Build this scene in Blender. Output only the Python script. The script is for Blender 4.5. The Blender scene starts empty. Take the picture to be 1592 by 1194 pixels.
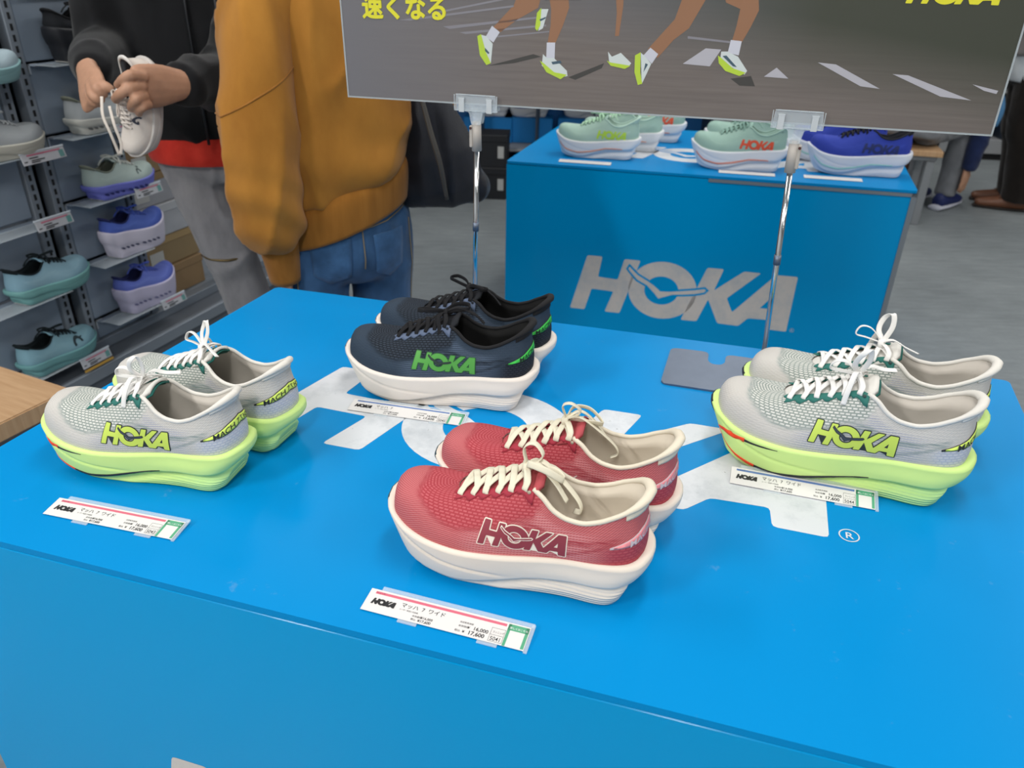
import bpy, bmesh, math, random
import numpy as np
from mathutils import Vector, Matrix, noise
from mathutils.bvhtree import BVHTree

random.seed(7)
SC = bpy.context.scene
COL = SC.collection
PI = math.pi

# ------------------------------------------------------------------ camera
F_PX, CX, CY = 1200.0, 796.0, 597.0
CAM_Z, TOP = 1.34, 0.72
_n = np.array([755 - CX, F_PX * F_PX / 657.0, F_PX]); _n /= np.linalg.norm(_n)
_up = -_n
_z = np.array([0, 0, 1.0])
_F = _z - (_z @ _n) * _n; _F /= np.linalg.norm(_F)
_R = np.cross(_F, _up)
def ray(u, v):
    d = np.array([(u - CX) / F_PX, (v - CY) / F_PX, 1.0])
    return np.array([d @ _R, d @ _F, d @ _up])
def at_z(u, v, z):                       # where a sight line meets a level plane
    d = ray(u, v); t = (z - CAM_Z) / d[2]
    return np.array([d[0] * t, d[1] * t, z])
def at_y(u, v, y):                       # ... or an upright plane at distance y
    d = ray(u, v); t = y / d[1]
    return np.array([d[0] * t, y, CAM_Z + d[2] * t])
def at_plane(u, v, p0, di):              # ... or the upright plane through p0 along di
    n = np.array([-di[1], di[0], 0.0]); d = ray(u, v); o = np.array([0, 0, CAM_Z])
    return o + d * (((np.array(p0) - o) @ n) / (d @ n))
cam = bpy.data.cameras.new('camera'); cam.sensor_fit = 'HORIZONTAL'; cam.sensor_width = 36
cam.lens = 36 * F_PX / 1592.0
cam.dof.use_dof = True; cam.dof.focus_distance = 0.98; cam.dof.aperture_fstop = 7.5
cam.clip_start = 0.02
co = bpy.data.objects.new('camera', cam); COL.objects.link(co)
_ax = [np.array([1.0, 0, 0]), np.array([0, -1.0, 0]), np.array([0, 0, -1.0])]
_M = Matrix([[float(_ax[j] @ b) for j in range(3)] for b in (_R, _F, _up)]).to_4x4()
_M.translation = (0, 0, CAM_Z)
co.matrix_world = _M
SC.camera = co

# ------------------------------------------------------------------ light
w = bpy.data.worlds.new('store air'); SC.world = w; w.use_nodes = True
w.node_tree.nodes['Background'].inputs[0].default_value = (0.93, 0.96, 1.0, 1)
w.node_tree.nodes['Background'].inputs[1].default_value = 0.5
GA = math.radians(-16.0)                 # the shop's grid is turned this much
GX = np.array([math.cos(GA), math.sin(GA)]); GY = np.array([-math.sin(GA), math.cos(GA)])
def g2w(a, b, z=0.0):
    p = GX * a + GY * b
    return (float(p[0]), float(p[1]), z)
LAMPS = []
for a in (-2.0, 0.1, 2.2, 4.4):
    for b in (-1.6, 0.9, 3.4, 5.9):
        l = bpy.data.lights.new('ceiling_light', 'AREA'); l.shape = 'RECTANGLE'
        l.size, l.size_y = 0.30, 1.25
        l.energy = {-2.0: 84, 0.1: 50, 2.2: 22, 4.4: 18}[a] if b < -1 else 20; l.color = (1.0, 0.985, 0.96)
        o = bpy.data.objects.new('ceiling_light', l); o.location = g2w(a, b, 2.93); o.rotation_euler = (0, 0, GA)
        COL.objects.link(o); LAMPS.append(o)
vs = SC.view_settings
vs.view_transform = 'Standard'; vs.look = 'None'; vs.gamma = 1; vs.use_curve_mapping = False
vs.exposure = 0.0

# ------------------------------------------------------------------ helpers
def lin(h):
    if isinstance(h, str):
        h = h.lstrip('#'); c = [int(h[i:i + 2], 16) / 255 for i in (0, 2, 4)]
    else:
        c = [x / 255 for x in h]
    return tuple((x / 12.92 if x <= 0.04045 else ((x + 0.055) / 1.055) ** 2.4) for x in c) + (1.0,)
MATS = {}
class NT:                                 # small node-tree writer
    def __init__(s, name):
        s.m = bpy.data.materials.new(name); s.m.use_nodes = True
        s.t = s.m.node_tree; s.b = s.t.nodes['Principled BSDF']
    def n(s, typ, **kw):
        nd = s.t.nodes.new(typ)
        for k, v in kw.items():
            if k in nd.inputs.keys() if isinstance(k, str) else False: nd.inputs[k].default_value = v
            else: setattr(nd, k, v)
        return nd
    def l(s, a, b): s.t.links.new(a, b)
    def math(s, op, a, b=None, c=None, clamp=False):
        nd = s.t.nodes.new('ShaderNodeMath'); nd.operation = op; nd.use_clamp = clamp
        for i, x in enumerate((a, b, c)):
            if x is None: continue
            if isinstance(x, (int, float)): nd.inputs[i].default_value = x
            else: s.l(x, nd.inputs[i])
        return nd.outputs[0]
    def mix(s, fac, a, b, blend='MIX'):
        nd = s.t.nodes.new('ShaderNodeMix'); nd.data_type = 'RGBA'; nd.blend_type = blend
        for i, x in ((0, fac), (6, a), (7, b)):
            if isinstance(x, (int, float, tuple)): nd.inputs[i].default_value = x
            else: s.l(x, nd.inputs[i])
        return nd.outputs[2]
    def ramp(s, fac, stops, interp='LINEAR'):
        nd = s.t.nodes.new('ShaderNodeValToRGB'); r = nd.color_ramp; r.interpolation = interp
        while len(r.elements) < len(stops): r.elements.new(0.5)
        for e, (p, c) in zip(r.elements, stops):
            e.position = p; e.color = c if isinstance(c, tuple) else (c, c, c, 1)
        s.l(fac, nd.inputs[0]); return nd.outputs[0]
    def coord(s, which='Object', scale=(1, 1, 1), rot=(0, 0, 0)):
        tc = s.t.nodes.new('ShaderNodeTexCoord'); mp = s.t.nodes.new('ShaderNodeMapping')
        mp.inputs['Scale'].default_value = scale; mp.inputs['Rotation'].default_value = rot
        s.l(tc.outputs[which], mp.inputs['Vector']); return mp.outputs[0]
    def noise(s, vec, scale, detail=3, rough=0.5):
        nd = s.t.nodes.new('ShaderNodeTexNoise'); nd.inputs['Scale'].default_value = scale
        nd.inputs['Detail'].default_value = detail; nd.inputs['Roughness'].default_value = rough
        s.l(vec, nd.inputs['Vector']); return nd.outputs['Fac']
    def wave(s, vec, scale, direction='X', dist=0.0):
        nd = s.t.nodes.new('ShaderNodeTexWave'); nd.bands_direction = direction
        nd.inputs['Scale'].default_value = scale; nd.inputs['Distortion'].default_value = dist
        s.l(vec, nd.inputs['Vector']); return nd.outputs['Fac']
    def bump(s, h, strength=0.3, dist=0.001):
        nd = s.t.nodes.new('ShaderNodeBump'); nd.inputs['Strength'].default_value = strength
        nd.inputs['Distance'].default_value = dist
        s.l(h, nd.inputs['Height']); s.l(nd.outputs[0], s.b.inputs['Normal'])
    def base(s, x):
        if isinstance(x, tuple): s.b.inputs['Base Color'].default_value = x
        else: s.l(x, s.b.inputs['Base Color'])
    def set(s, **kw):
        for k, v in kw.items(): s.b.inputs[k.replace('_', ' ')].default_value = v
def mat(name, color, rough=0.5, spec=0.5, metal=0.0, var=0.0, vscale=40, bump=0.0, bscale=300, **kw):
    if name in MATS: return MATS[name]
    t = NT(name); c = lin(color) if not (isinstance(color, tuple) and len(color) == 4) else color
    if var:
        f = t.noise(t.coord(), vscale, 4)
        lo = tuple(x * (1 - var) for x in c[:3]) + (1,); hi = tuple(min(1, x * (1 + var)) for x in c[:3]) + (1,)
        t.base(t.ramp(f, [(0.3, lo), (0.7, hi)]))
    else: t.base(c)
    t.b.inputs['Roughness'].default_value = rough; t.b.inputs['Metallic'].default_value = metal
    t.b.inputs['Specular IOR Level'].default_value = spec
    for k, v in kw.items(): t.b.inputs[k.replace('_', ' ')].default_value = v
    if bump: t.bump(t.noise(t.coord(), bscale, 2), bump, 0.001)
    MATS[name] = t.m
    return t.m
def mesh(name, verts, faces, m=None, smooth=False, uv=None, zone=None, idx=None):
    me = bpy.data.meshes.new(name)
    me.from_pydata([tuple(map(float, v)) for v in verts], [], [tuple(int(i) for i in f) for f in faces])
    if m is not None:
        for x in (m if isinstance(m, (list, tuple)) else [m]): me.materials.append(x)
    if idx is not None: me.polygons.foreach_set('material_index', idx)
    if smooth: me.polygons.foreach_set('use_smooth', [True] * len(me.polygons))
    if uv is not None:
        l = me.uv_layers.new(name='UVMap')
        li = np.empty(len(me.loops), dtype=np.int32); me.loops.foreach_get('vertex_index', li)
        l.data.foreach_set('uv', np.asarray(uv, dtype=np.float32)[li].ravel())
    if zone is not None:
        a = me.attributes.new('zone', 'FLOAT_COLOR', 'POINT'); a.data.foreach_set('color', np.asarray(zone, dtype=np.float32).ravel())
    me.update(); return me
def from_bm(name, bm, m=None, smooth=False):
    me = bpy.data.meshes.new(name); bmesh.ops.recalc_face_normals(bm, faces=bm.faces[:])
    bm.to_mesh(me); bm.free()
    if m is not None: me.materials.append(m)
    if smooth: me.polygons.foreach_set('use_smooth', [True] * len(me.polygons))
    return me
def link(name, data, parent=None, loc=None, rot=None):
    o = bpy.data.objects.new(name, data); COL.objects.link(o)
    if parent is not None: o.parent = parent
    if loc is not None: o.location = loc
    if rot is not None: o.rotation_euler = rot
    return o
def tag(o, label=None, cat=None, group=None, kind=None):
    if label: o['label'] = label
    if cat: o['category'] = cat
    if group: o['group'] = group
    if kind: o['kind'] = kind
    return o
def thing(name, label, cat, loc=(0, 0, 0), rz=0.0, group=None):
    o = link(name, None, None, loc, (0, 0, rz)); o.empty_display_size = 0.05
    return tag(o, label, cat, group)
def copy_tree(o, parent=None, kids=None):
    c = o.copy(); COL.objects.link(c)
    if parent is not None: c.parent = parent
    for ch in [x for x in bpy.data.objects if x.parent == o]: copy_tree(ch, c)
    return c
def add_box(bm, lo, hi, mtx=None):
    vs = [bm.verts.new((x, y, z)) for x in (lo[0], hi[0]) for y in (lo[1], hi[1]) for z in (lo[2], hi[2])]
    for f in ((0, 1, 3, 2), (4, 6, 7, 5), (0, 4, 5, 1), (2, 3, 7, 6), (0, 2, 6, 4), (1, 5, 7, 3)):
        bm.faces.new([vs[i] for i in f])
    if mtx is not None: bmesh.ops.transform(bm, matrix=mtx, verts=vs)
    return vs
def box_mesh(name, lo, hi, m, bev=0.0, seg=2, smooth=False):
    bm = bmesh.new(); add_box(bm, lo, hi)
    if bev: bmesh.ops.bevel(bm, geom=bm.edges[:], offset=bev, segments=seg, affect='EDGES', profile=0.5)
    return from_bm(name, bm, m, smooth)
def prism(bm, pts, z0, z1):               # extrude a plan outline between two heights
    a = [bm.verts.new((p[0], p[1], z0)) for p in pts]; b = [bm.verts.new((p[0], p[1], z1)) for p in pts]
    n = len(pts)
    bm.faces.new(b); bm.faces.new(a[::-1])
    for i in range(n): bm.faces.new((a[i], a[(i + 1) % n], b[(i + 1) % n], b[i]))
def round_poly(pts, r, seg=4):
    out = []; n = len(pts)
    for i in range(n):
        p = np.array(pts[i], float); a = np.array(pts[i - 1], float) - p; b = np.array(pts[(i + 1) % n], float) - p
        la, lb = np.linalg.norm(a), np.linalg.norm(b); k = min(r, la * .45, lb * .45)
        if k <= 0: out.append(tuple(p)); continue
        s, e = p + a / la * k, p + b / lb * k
        for j in range(seg + 1):
            t = j / seg; out.append(tuple((1 - t) ** 2 * s + 2 * t * (1 - t) * p + t * t * e))
    return out
def catmull(pts, n):
    P = np.asarray(pts, float); m = len(P) - 1
    P = np.vstack([2 * P[0] - P[1], P, 2 * P[-1] - P[-2]]); out = []
    for q in np.linspace(0, m, n):
        i = min(int(q), m - 1); t = q - i; a, b, c, d = P[i:i + 4]
        out.append(0.5 * (2 * b + (c - a) * t + (2 * a - 5 * b + 4 * c - d) * t * t + (3 * b - a - 3 * c + d) * t ** 3))
    return np.array(out)
def tube(path, radii, ns=10, flat=None, ref=(0, 0, 1), cap=True):
    """verts, faces of a tube; radii scalar or list of r or (r1, r2) with r1 across ref and r2 along it"""
    P = np.asarray(path, float); n = len(P)
    if np.isscalar(radii): radii = [radii] * n
    V = []; F = []; prev = None
    for i in range(n):
        t = P[min(i + 1, n - 1)] - P[max(i - 1, 0)]; t /= np.linalg.norm(t) + 1e-12
        r = np.asarray(ref, float) if prev is None else prev
        u = r - (r @ t) * t
        if np.linalg.norm(u) < 1e-5: u = np.cross(t, (1, 0, 0.2))
        u /= np.linalg.norm(u); prev = u; v = np.cross(t, u)
        ra, rb = (radii[i] if isinstance(radii[i], (tuple, list)) else (radii[i], radii[i]))
        for k in range(ns):
            a = 2 * PI * k / ns
            V.append(P[i] + v * ra * math.cos(a) + u * rb * math.sin(a))
    for i in range(n - 1):
        for k in range(ns):
            F.append((i * ns + k, i * ns + (k + 1) % ns, (i + 1) * ns + (k + 1) % ns, (i + 1) * ns + k))
    if cap: F.append(tuple(range(ns))[::-1]); F.append(tuple((n - 1) * ns + k for k in range(ns)))
    return V, F
def ribbon(path, nrm, w, th):
    """flat lace: path points with a face normal each"""
    P = np.asarray(path, float); N = np.asarray(nrm, float); n = len(P); V = []; F = []
    prof = [(-1, 0), (-.8, .8), (-.3, 1), (.3, 1), (.8, .8), (1, 0), (.8, -.8), (.3, -1), (-.3, -1), (-.8, -.8)]
    for i in range(n):
        t = P[min(i + 1, n - 1)] - P[max(i - 1, 0)]; t /= np.linalg.norm(t) + 1e-12
        u = N[i] - (N[i] @ t) * t; u /= np.linalg.norm(u) + 1e-12; v = np.cross(t, u)
        for a, b in prof: V.append(P[i] + v * a * w / 2 + u * b * th / 2)
    ns = len(prof)
    for i in range(n - 1):
        for k in range(ns):
            F.append((i * ns + k, i * ns + (k + 1) % ns, (i + 1) * ns + (k + 1) % ns, (i + 1) * ns + k))
    F.append(tuple(range(ns))[::-1]); F.append(tuple((n - 1) * ns + k for k in range(ns)))
    return V, F
def merge(parts):
    V = []; F = []
    for v, f in parts:
        o = len(V); V += list(v); F += [tuple(i + o for i in x) for x in f]
    return V, F
def S_(x, a, b):
    t = np.clip((np.asarray(x, float) - a) / (b - a), 0, 1); return t * t * (3 - 2 * t)

# ------------------------------------------------------------------ lettering and marks as flat meshes
def eval_mesh(curve, name):
    o = bpy.data.objects.new('tmp', curve); COL.objects.link(o)
    bpy.context.view_layer.update()
    me = bpy.data.meshes.new_from_object(o.evaluated_get(bpy.context.evaluated_depsgraph_get()))
    bpy.data.objects.remove(o); me.name = name; return me
_TXT = {}
def text_geo(s, size=1.0, align='LEFT', bold=0.0, width=1.0):
    """triangulated lettering lying in the xy plane, as verts, faces"""
    key = (s, align, bold)
    if key not in _TXT:
        c = bpy.data.curves.new('lettering', 'FONT'); c.body = s; c.align_x = align; c.offset = bold; c.resolution_u = 3
        me = eval_mesh(c, 'lettering')
        _TXT[key] = (np.array([v.co[:] for v in me.vertices]).reshape(-1, 3), [tuple(p.vertices) for p in me.polygons])
        bpy.data.meshes.remove(me); bpy.data.curves.remove(c)
    V, F = _TXT[key]
    V = V.copy() * size; V[:, 0] *= width
    return V, F
def poly_geo(loops, offset=0.0):
    """filled flat shape with holes from closed loops of (x, y)"""
    c = bpy.data.curves.new('shape', 'CURVE'); c.dimensions = '2D'; c.fill_mode = 'BOTH'; c.offset = offset
    for lp in loops:
        sp = c.splines.new('POLY'); sp.points.add(len(lp) - 1); sp.use_cyclic_u = True
        for p, q in zip(sp.points, lp): p.co = (q[0], q[1], 0, 1)
    me = eval_mesh(c, 'shape')
    V = np.array([v.co[:] for v in me.vertices]).reshape(-1, 3); F = [tuple(p.vertices) for p in me.polygons]
    bpy.data.meshes.remove(me); bpy.data.curves.remove(c); return V, F
def _lu(px, py):
    h = 336 + (px - 103) * 0.0233
    return (42.9 * math.log(1 + 0.0233 * (px - 103) / 336), (388 + 0.118 * (px - 103) - py) / h)
def _ell(cx, cy, rx, ry, n=48, a0=0, a1=2 * PI):
    return [(cx + rx * math.cos(a0 + (a1 - a0) * i / n), cy + ry * math.sin(a0 + (a1 - a0) * i / n)) for i in range(n)]
_H = [_lu(*p) for p in ((103, 388), (193, 398), (228, 263), (362, 282), (318, 412), (410, 424), (508, 84), (412, 75), (382, 205), (262, 187), (280, 60), (190, 52))]
_H[0] = (_H[0][0], 0); _H[1] = (_H[1][0], 0); _H[4] = (_H[4][0], 0); _H[5] = (_H[5][0], 0)
_K1 = [_lu(*p) for p in ((787, 468), (885, 477), (936, 330), (1012, 490), (1140, 508), (1190, 455), (1315, 465), (1320, 530), (1432, 545), (1437, 178), (1310, 168), (1090, 415), (1045, 322), (1222, 157), (1122, 147), (962, 272), (1003, 133), (905, 125))]
_A = [_lu(*p) for p in ((1250, 385), (1306, 391), (1310, 312))]
_oc = _lu(655, 275); _ic = _lu(650, 275)
_bird = [_lu(*p) for p in ((447, 122), (500, 175), (560, 212), (600, 240), (645, 280), (700, 282), (780, 276), (850, 270), (905, 262), (916, 272), (905, 285), (850, 296), (780, 300), (720, 300), (637, 326), (610, 292), (560, 240), (500, 205), (455, 155), (440, 135))]
LOGO_W = _lu(1432, 545)[0]
def logo_layers(grow=0.0):
    """the plinth brand lettering: (letters, bird gap, bird), unit height"""
    O = [_ell(_oc[0], _oc[1], .592, .528), _ell(_ic[0], _ic[1], .295, .262)]
    L = merge([poly_geo([round_poly(_H, .03, 2)], grow), poly_geo(O, grow), poly_geo([round_poly(_K1, .03, 2), _A], grow)])
    gap = poly_geo([_bird], 0.035 + grow); bird = poly_geo([_bird], 0.0 + grow)
    return L, gap, bird
LOGO = logo_layers(); LOGO_FAT = logo_layers(0.045)
def dense(V, F, maxlen):
    """subdivide flat lettering so it can follow a curved surface"""
    bm = bmesh.new(); vs = [bm.verts.new(v) for v in V]
    for f in F:
        try: bm.faces.new([vs[i] for i in f])
        except ValueError: pass
    bmesh.ops.triangulate(bm, faces=bm.faces[:])
    for _ in range(6):
        es = [e for e in bm.edges if e.calc_length() > maxlen]
        if not es: break
        bmesh.ops.subdivide_edges(bm, edges=es, cuts=1)
        bmesh.ops.triangulate(bm, faces=bm.faces[:])
    bm.verts.index_update()
    out = np.array([v.co[:] for v in bm.verts]), [tuple(v.index for v in f.verts) for f in bm.faces]
    bm.free(); return out
# ------------------------------------------------------------------ running shoes (toe to -x, left shoe's outer side to -y)
_LAT = [(0, .010), (.010, -.008), (.045, -.027), (.12, -.041), (.22, -.050), (.33, -.054), (.45, -.052), (.58, -.047), (.70, -.045), (.82, -.047), (.905, -.044), (.962, -.034), (.992, -.016), (1.0, 0)]
_MED = [(0, .010), (.010, .025), (.045, .037), (.12, .048), (.22, .053), (.33, .051), (.45, .043), (.58, .038), (.70, .040), (.82, .044), (.905, .042), (.962, .033), (.992, .016), (1.0, 0)]
def _side(pts, n):
    c = catmull(pts, 400) * np.array([0.3, 1]); d = np.r_[0, np.cumsum(np.linalg.norm(np.diff(c, axis=0), axis=1))]
    t = np.linspace(0, d[-1], n); return np.c_[np.interp(t, d, c[:, 0]) / 0.3, np.interp(t, d, c[:, 1])]
def cubic(x, xs, ys):
    xs = np.asarray(xs, float); ys = np.asarray(ys, float); x = np.clip(x, xs[0], xs[-1])
    h = np.diff(xs); d = np.diff(ys) / h; m = np.r_[d[0], np.where(d[:-1] * d[1:] > 0, 2 * d[:-1] * d[1:] / (d[:-1] + d[1:] + 1e-12), 0), d[-1]]
    i = np.clip(np.searchsorted(xs, x, side='right') - 1, 0, len(xs) - 2); t = (x - xs[i]) / h[i]
    return ((1 + 2 * t) * (1 - t) ** 2 * ys[i] + t * (1 - t) ** 2 * h[i] * m[i] + t * t * (3 - 2 * t) * ys[i + 1] + t * t * (t - 1) * h[i] * m[i + 1])
class ShoeGeo:
    def __init__(g, L=.295, N=160, NL=30, NR=44, stack=1.0, rock=1.0, up=1.0, petal=1.0, wide=1.0):
        g.L, g.N, g.NL, g.NR = L, N, NL, NR; h = N // 2
        la, me = _side(_LAT, h + 1), _side(_MED, h + 1)
        o = np.vstack([la, me[-2:0:-1]]); g.xb = o[:, 0]
        M = np.c_[(o[:, 0] - .5) * L, o[:, 1] * wide * L / .295]
        d = np.roll(M, -1, 0) - np.roll(M, 1, 0); d /= np.linalg.norm(d, axis=1)[:, None]
        nrm = np.c_[d[:, 1], -d[:, 0]]
        if (nrm[N // 4] @ M[N // 4]) < 0: nrm = -nrm
        g.M, g.n = M, nrm; x = g.xb
        g.zb = rock * cubic(x, [0, .04, .10, .2, .3, .8, .88, .95, 1], [.036, .022, .0115, .003, 0, 0, .002, .009, .020])
        g.zt = stack * cubic(x, [0, .05, .12, .22, .35, .5, .65, .8, .92, 1], [.066, .061, .053, .048, .0465, .048, .0515, .055, .057, .060])
        if rock < .7: g.zt -= stack * .006 * (1 - S_(x, 0, .25))
        g.gx = cubic(x, [0, .04, .12, .2, .3, .4, .5, .6, .75, .9, 1], [.48, .42, .2, .12, .12, .2, .34, .46, .50, .50, .52])
        g.cx = np.interp(x, [.0, .05, .12, .25, .4, .5], [.95, .9, .78, .6, .5, .45])
        g.petal = petal; g.mid = np.array([g.sole(np.arange(N), v) for v in np.linspace(0, 1, NL + 1)])
        # upper: lower edge B, opening edge T, control points between
        ins = .006 + .005 * S_(x, .72, .98) + .003 * (1 - S_(x, 0, .06))
        B = np.c_[M - nrm * ins[:, None], g.zt - .004]
        g.xt = cubic(x, [0, .1, .2, .3, .4, .5, .6, .7, .8, .9, 1], [.278, .283, .30, .345, .425, .515, .60, .69, .785, .88, .957])
        g.sgn = np.where(np.arange(N) <= h, -1.0, 1.0)
        yt = g.gap(g.xt); yt[0] = 0; yt[h] = 0
        zt = up * g.ztop(g.xt) + (stack - 1) * .045
        T = np.c_[(g.xt - .5) * L, g.sgn * yt + g.cen(g.xt), zt]
        wh = S_(x, .80, 1.0)[:, None]; wt = (1 - S_(x, .08, .30))[:, None]; out = np.c_[nrm, np.zeros(N)]
        dz = (T[:, 2] - B[:, 2])[:, None]; Z = np.array([0, 0, 1.0]); dxy = (B - T) * np.array([1, 1, 0])
        P1 = B + Z * (dz * .42 * (1 - wt) + .040 * wt) + out * (.004 * (1 - wt) + .001 * wt)
        P2 = T + dxy * (.45 * (1 - wt) + .62 * wt) - Z * (.007 * (1 - wt) + .000 * wt)
        P2 = P2 * (1 - wh) + (T + dxy * .25 - Z * dz * .40 - out * .004) * wh
        r = np.linspace(0, 1, NR + 1)[:, None, None]
        g.U = (1 - r) ** 3 * B + 3 * (1 - r) ** 2 * r * P1 + 3 * (1 - r) * r * r * P2 + r ** 3 * T
        du = np.roll(g.U, -1, 1) - np.roll(g.U, 1, 1); dv = np.gradient(g.U, axis=0)
        nn = np.cross(du, dv); nn /= np.linalg.norm(nn, axis=2)[:, :, None] + 1e-12
        if (nn[NR // 3, N // 4, 1]) > 0: nn = -nn
        g.Un = nn; g.B, g.T = B, T
        seg = np.linalg.norm(np.diff(g.U, axis=0), axis=2); g.plen = seg.sum(0)
        g.vlen = np.vstack([np.zeros(N), np.cumsum(seg, 0)])
        q = NR // 2; ring = g.U[q]; e = np.linalg.norm(np.diff(np.vstack([ring, ring[:1]]), axis=0), axis=1); g.ulen = np.r_[0, np.cumsum(e)[:-1]]
        half = g.ulen[h]; g.ulen = np.where(np.arange(N) <= h, g.ulen, 2 * half - g.ulen)
    def gap(g, x): return cubic(x, [.278, .285, .305, .38, .5, .55, .6, .66, .75, .85, .915, .946, .957], [0, .009, .0145, .0165, .018, .020, .026, .031, .033, .031, .024, .013, 0])
    def ztop(g, x): return cubic(x, [.278, .31, .40, .49, .555, .60, .65, .70, .745, .80, .86, .915, .946, .957], [.0905, .0925, .1015, .111, .1185, .1145, .1025, .0965, .0955, .0995, .1085, .1175, .1225, .1238])
    def cen(g, x): return .006 * (1 - S_(x, .3, .7))
    def sole(g, i, v, push=0.0):
        x = g.xb[i]; gx = g.gx[i]; a = .0032 + .0050 * S_(x, .35, .6); a = a * S_(x, .03, .12) * g.petal
        dv = gx - v; step = S_(dv, -.015, .05)
        off = .007 * (1 - v) ** 2.2 + .016 * S_(x, .84, 1) * (1 - v) ** 1.3 + .012 * (1 - S_(x, 0, .14)) * (1 - v)
        off = off + a * step * (1 - .85 * S_(dv, .12, .34)) + .0022 * np.exp(-((v - g.cx[i]) / .03) ** 2) * (1 - S_(x, .4, .54)) * S_(x, .03, .1) * g.petal
        off = off + .0028 * S_(v, .93, 1.0) + .0022 * S_(v, .6, .9) * S_(x, .5, .75) - .0025 * np.exp(-((v - .78) / .2) ** 2) * S_(x, .85, .97)
        z = g.zb[i] + (g.zt[i] - g.zb[i]) * v
        return np.c_[g.M[i] - g.n[i] * (off - push)[:, None] if np.ndim(off) else g.M[i] - g.n[i] * (off - push), z]
    def s(g, fi, r, push=0.0):            # point on the upper, fractional ring index
        fi = fi % g.N; i = int(fi); t = fi - i; q = min(max(r, 0), 1) * g.NR; j = min(int(q), g.NR - 1); u = q - j; k = (i + 1) % g.N
        A = lambda G: (G[j, i] * (1 - t) + G[j, k] * t) * (1 - u) + (G[j + 1, i] * (1 - t) + G[j + 1, k] * t) * u
        return A(g.U) + A(g.Un) * push
    def find(g, xt, side):                # ring index where the opening reaches xt
        h = g.N // 2; i = float(np.interp(xt, g.xt[:h + 1], np.arange(h + 1)))
        return i if side < 0 else (g.N - i) % g.N
    def findb(g, xb, side):
        h = g.N // 2; i = float(np.interp(xb, g.xb[:h + 1], np.arange(h + 1)))
        return i if side < 0 else (g.N - i) % g.N
    def nrm(g, fi, r):
        return g.Un[min(int(r * g.NR), g.NR), int(fi) % g.N]
def rings(R, close_top=False, close_bot=False):
    R = np.asarray(R); m, n = R.shape[:2]; V = list(R.reshape(-1, 3)); F = []
    for j in range(m - 1):
        for i in range(n):
            k = (i + 1) % n; F.append((j * n + i, j * n + k, (j + 1) * n + k, (j + 1) * n + i))
    def cap(j, flip):
        for i in range(n // 2):
            a, b, c, d = i, i + 1, (n - i - 1) % n, (n - i) % n
            f = [j * n + a, j * n + b, j * n + c, j * n + d]; f2 = []
            for q in f:
                if q not in f2: f2.append(q)
            if len(f2) > 2: F.append(tuple(f2[::-1] if flip else f2))
    if close_bot: cap(0, False)
    if close_top: cap(m - 1, True)
    return V, F
def grid(P, flip=False):
    P = np.asarray(P); m, n = P.shape[:2]; V = list(P.reshape(-1, 3)); F = []
    for j in range(m - 1):
        for i in range(n - 1):
            f = (j * n + i, j * n + i + 1, (j + 1) * n + i + 1, (j + 1) * n + i); F.append(f[::-1] if flip else f)
    return V, F
def thick(P, N, t):
    """closed slab from a grid of points with a normal grid"""
    P = np.asarray(P); Q = P - np.asarray(N) * t; m, n = P.shape[:2]; a, fa = grid(P); b, fb = grid(Q, True); o = len(a)
    F = fa + [tuple(i + o for i in f) for f in fb]
    edge = [j for j in range(n)] + [j * n + n - 1 for j in range(1, m)] + [(m - 1) * n + j for j in range(n - 2, -1, -1)] + [j * n for j in range(m - 2, 0, -1)]
    for p, q in zip(edge, edge[1:] + edge[:1]): F.append((q, p, p + o, q + o))
    return a + b, F
def knit_mat(name, base, line, vamp, dash, swash, heel, fine=900, toeline=None, dashsize=(.62, .34), contrast=1.0):
    if name in MATS: return MATS[name]
    t = NT(name); uv = t.coord('UV', (100, 100, 100))
    at = t.n('ShaderNodeAttribute', attribute_name='zone'); sp = t.t.nodes.new('ShaderNodeSeparateColor'); t.l(at.outputs['Color'], sp.inputs[0])
    br = t.n('ShaderNodeTexBrick'); br.inputs['Scale'].default_value = 1.0; br.inputs['Brick Width'].default_value = dashsize[0]; br.inputs['Row Height'].default_value = dashsize[1]
    br.inputs['Mortar Size'].default_value = .105; br.inputs['Mortar Smooth'].default_value = .4; br.offset = .5
    br.inputs['Color1'].default_value = (1, 1, 1, 1); br.inputs['Color2'].default_value = (.75, .75, .75, 1); br.inputs['Mortar'].default_value = (0, 0, 0, 1)
    t.l(uv, br.inputs['Vector'])
    diag = t.wave(t.coord('UV', (100, 100, 100), (0, 0, .9)), 1.55, 'X', .6)
    hor = t.wave(uv, 1.15, 'Y', .5); brk = t.noise(t.coord('UV', (60, 500, 1)), 1.0, 2)
    c = t.mix(t.ramp(diag, [(.35, 0.0), (.75, .75 * contrast)]), lin(base), lin(toeline or line))
    c = t.mix(sp.outputs[0], c, t.mix(br.outputs['Color'], lin(vamp), lin(dash)))
    c = t.mix(t.math('MULTIPLY', sp.outputs[1], t.ramp(t.math('MULTIPLY', hor, t.math('ADD', brk, .5)), [(.4, 0.0), (.7, 1.0)])), c, lin(line))
    c = t.mix(t.math('MULTIPLY', sp.outputs[2], t.ramp(brk, [(.35, 1.0), (.62, .25)])), c, lin(swash))
    hd = t.mix(br.outputs['Color'], lin(heel), lin(dash))
    c = t.mix(at.outputs['Alpha'], c, t.mix(.55, lin(heel), hd))
    t.base(c); t.set(Roughness=.85, Specular_IOR_Level=.25)
    t.bump(t.math('ADD', t.math('MULTIPLY', diag, .4), br.outputs['Fac']), .35, .0006)
    MATS[name] = t.m; return t.m
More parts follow.
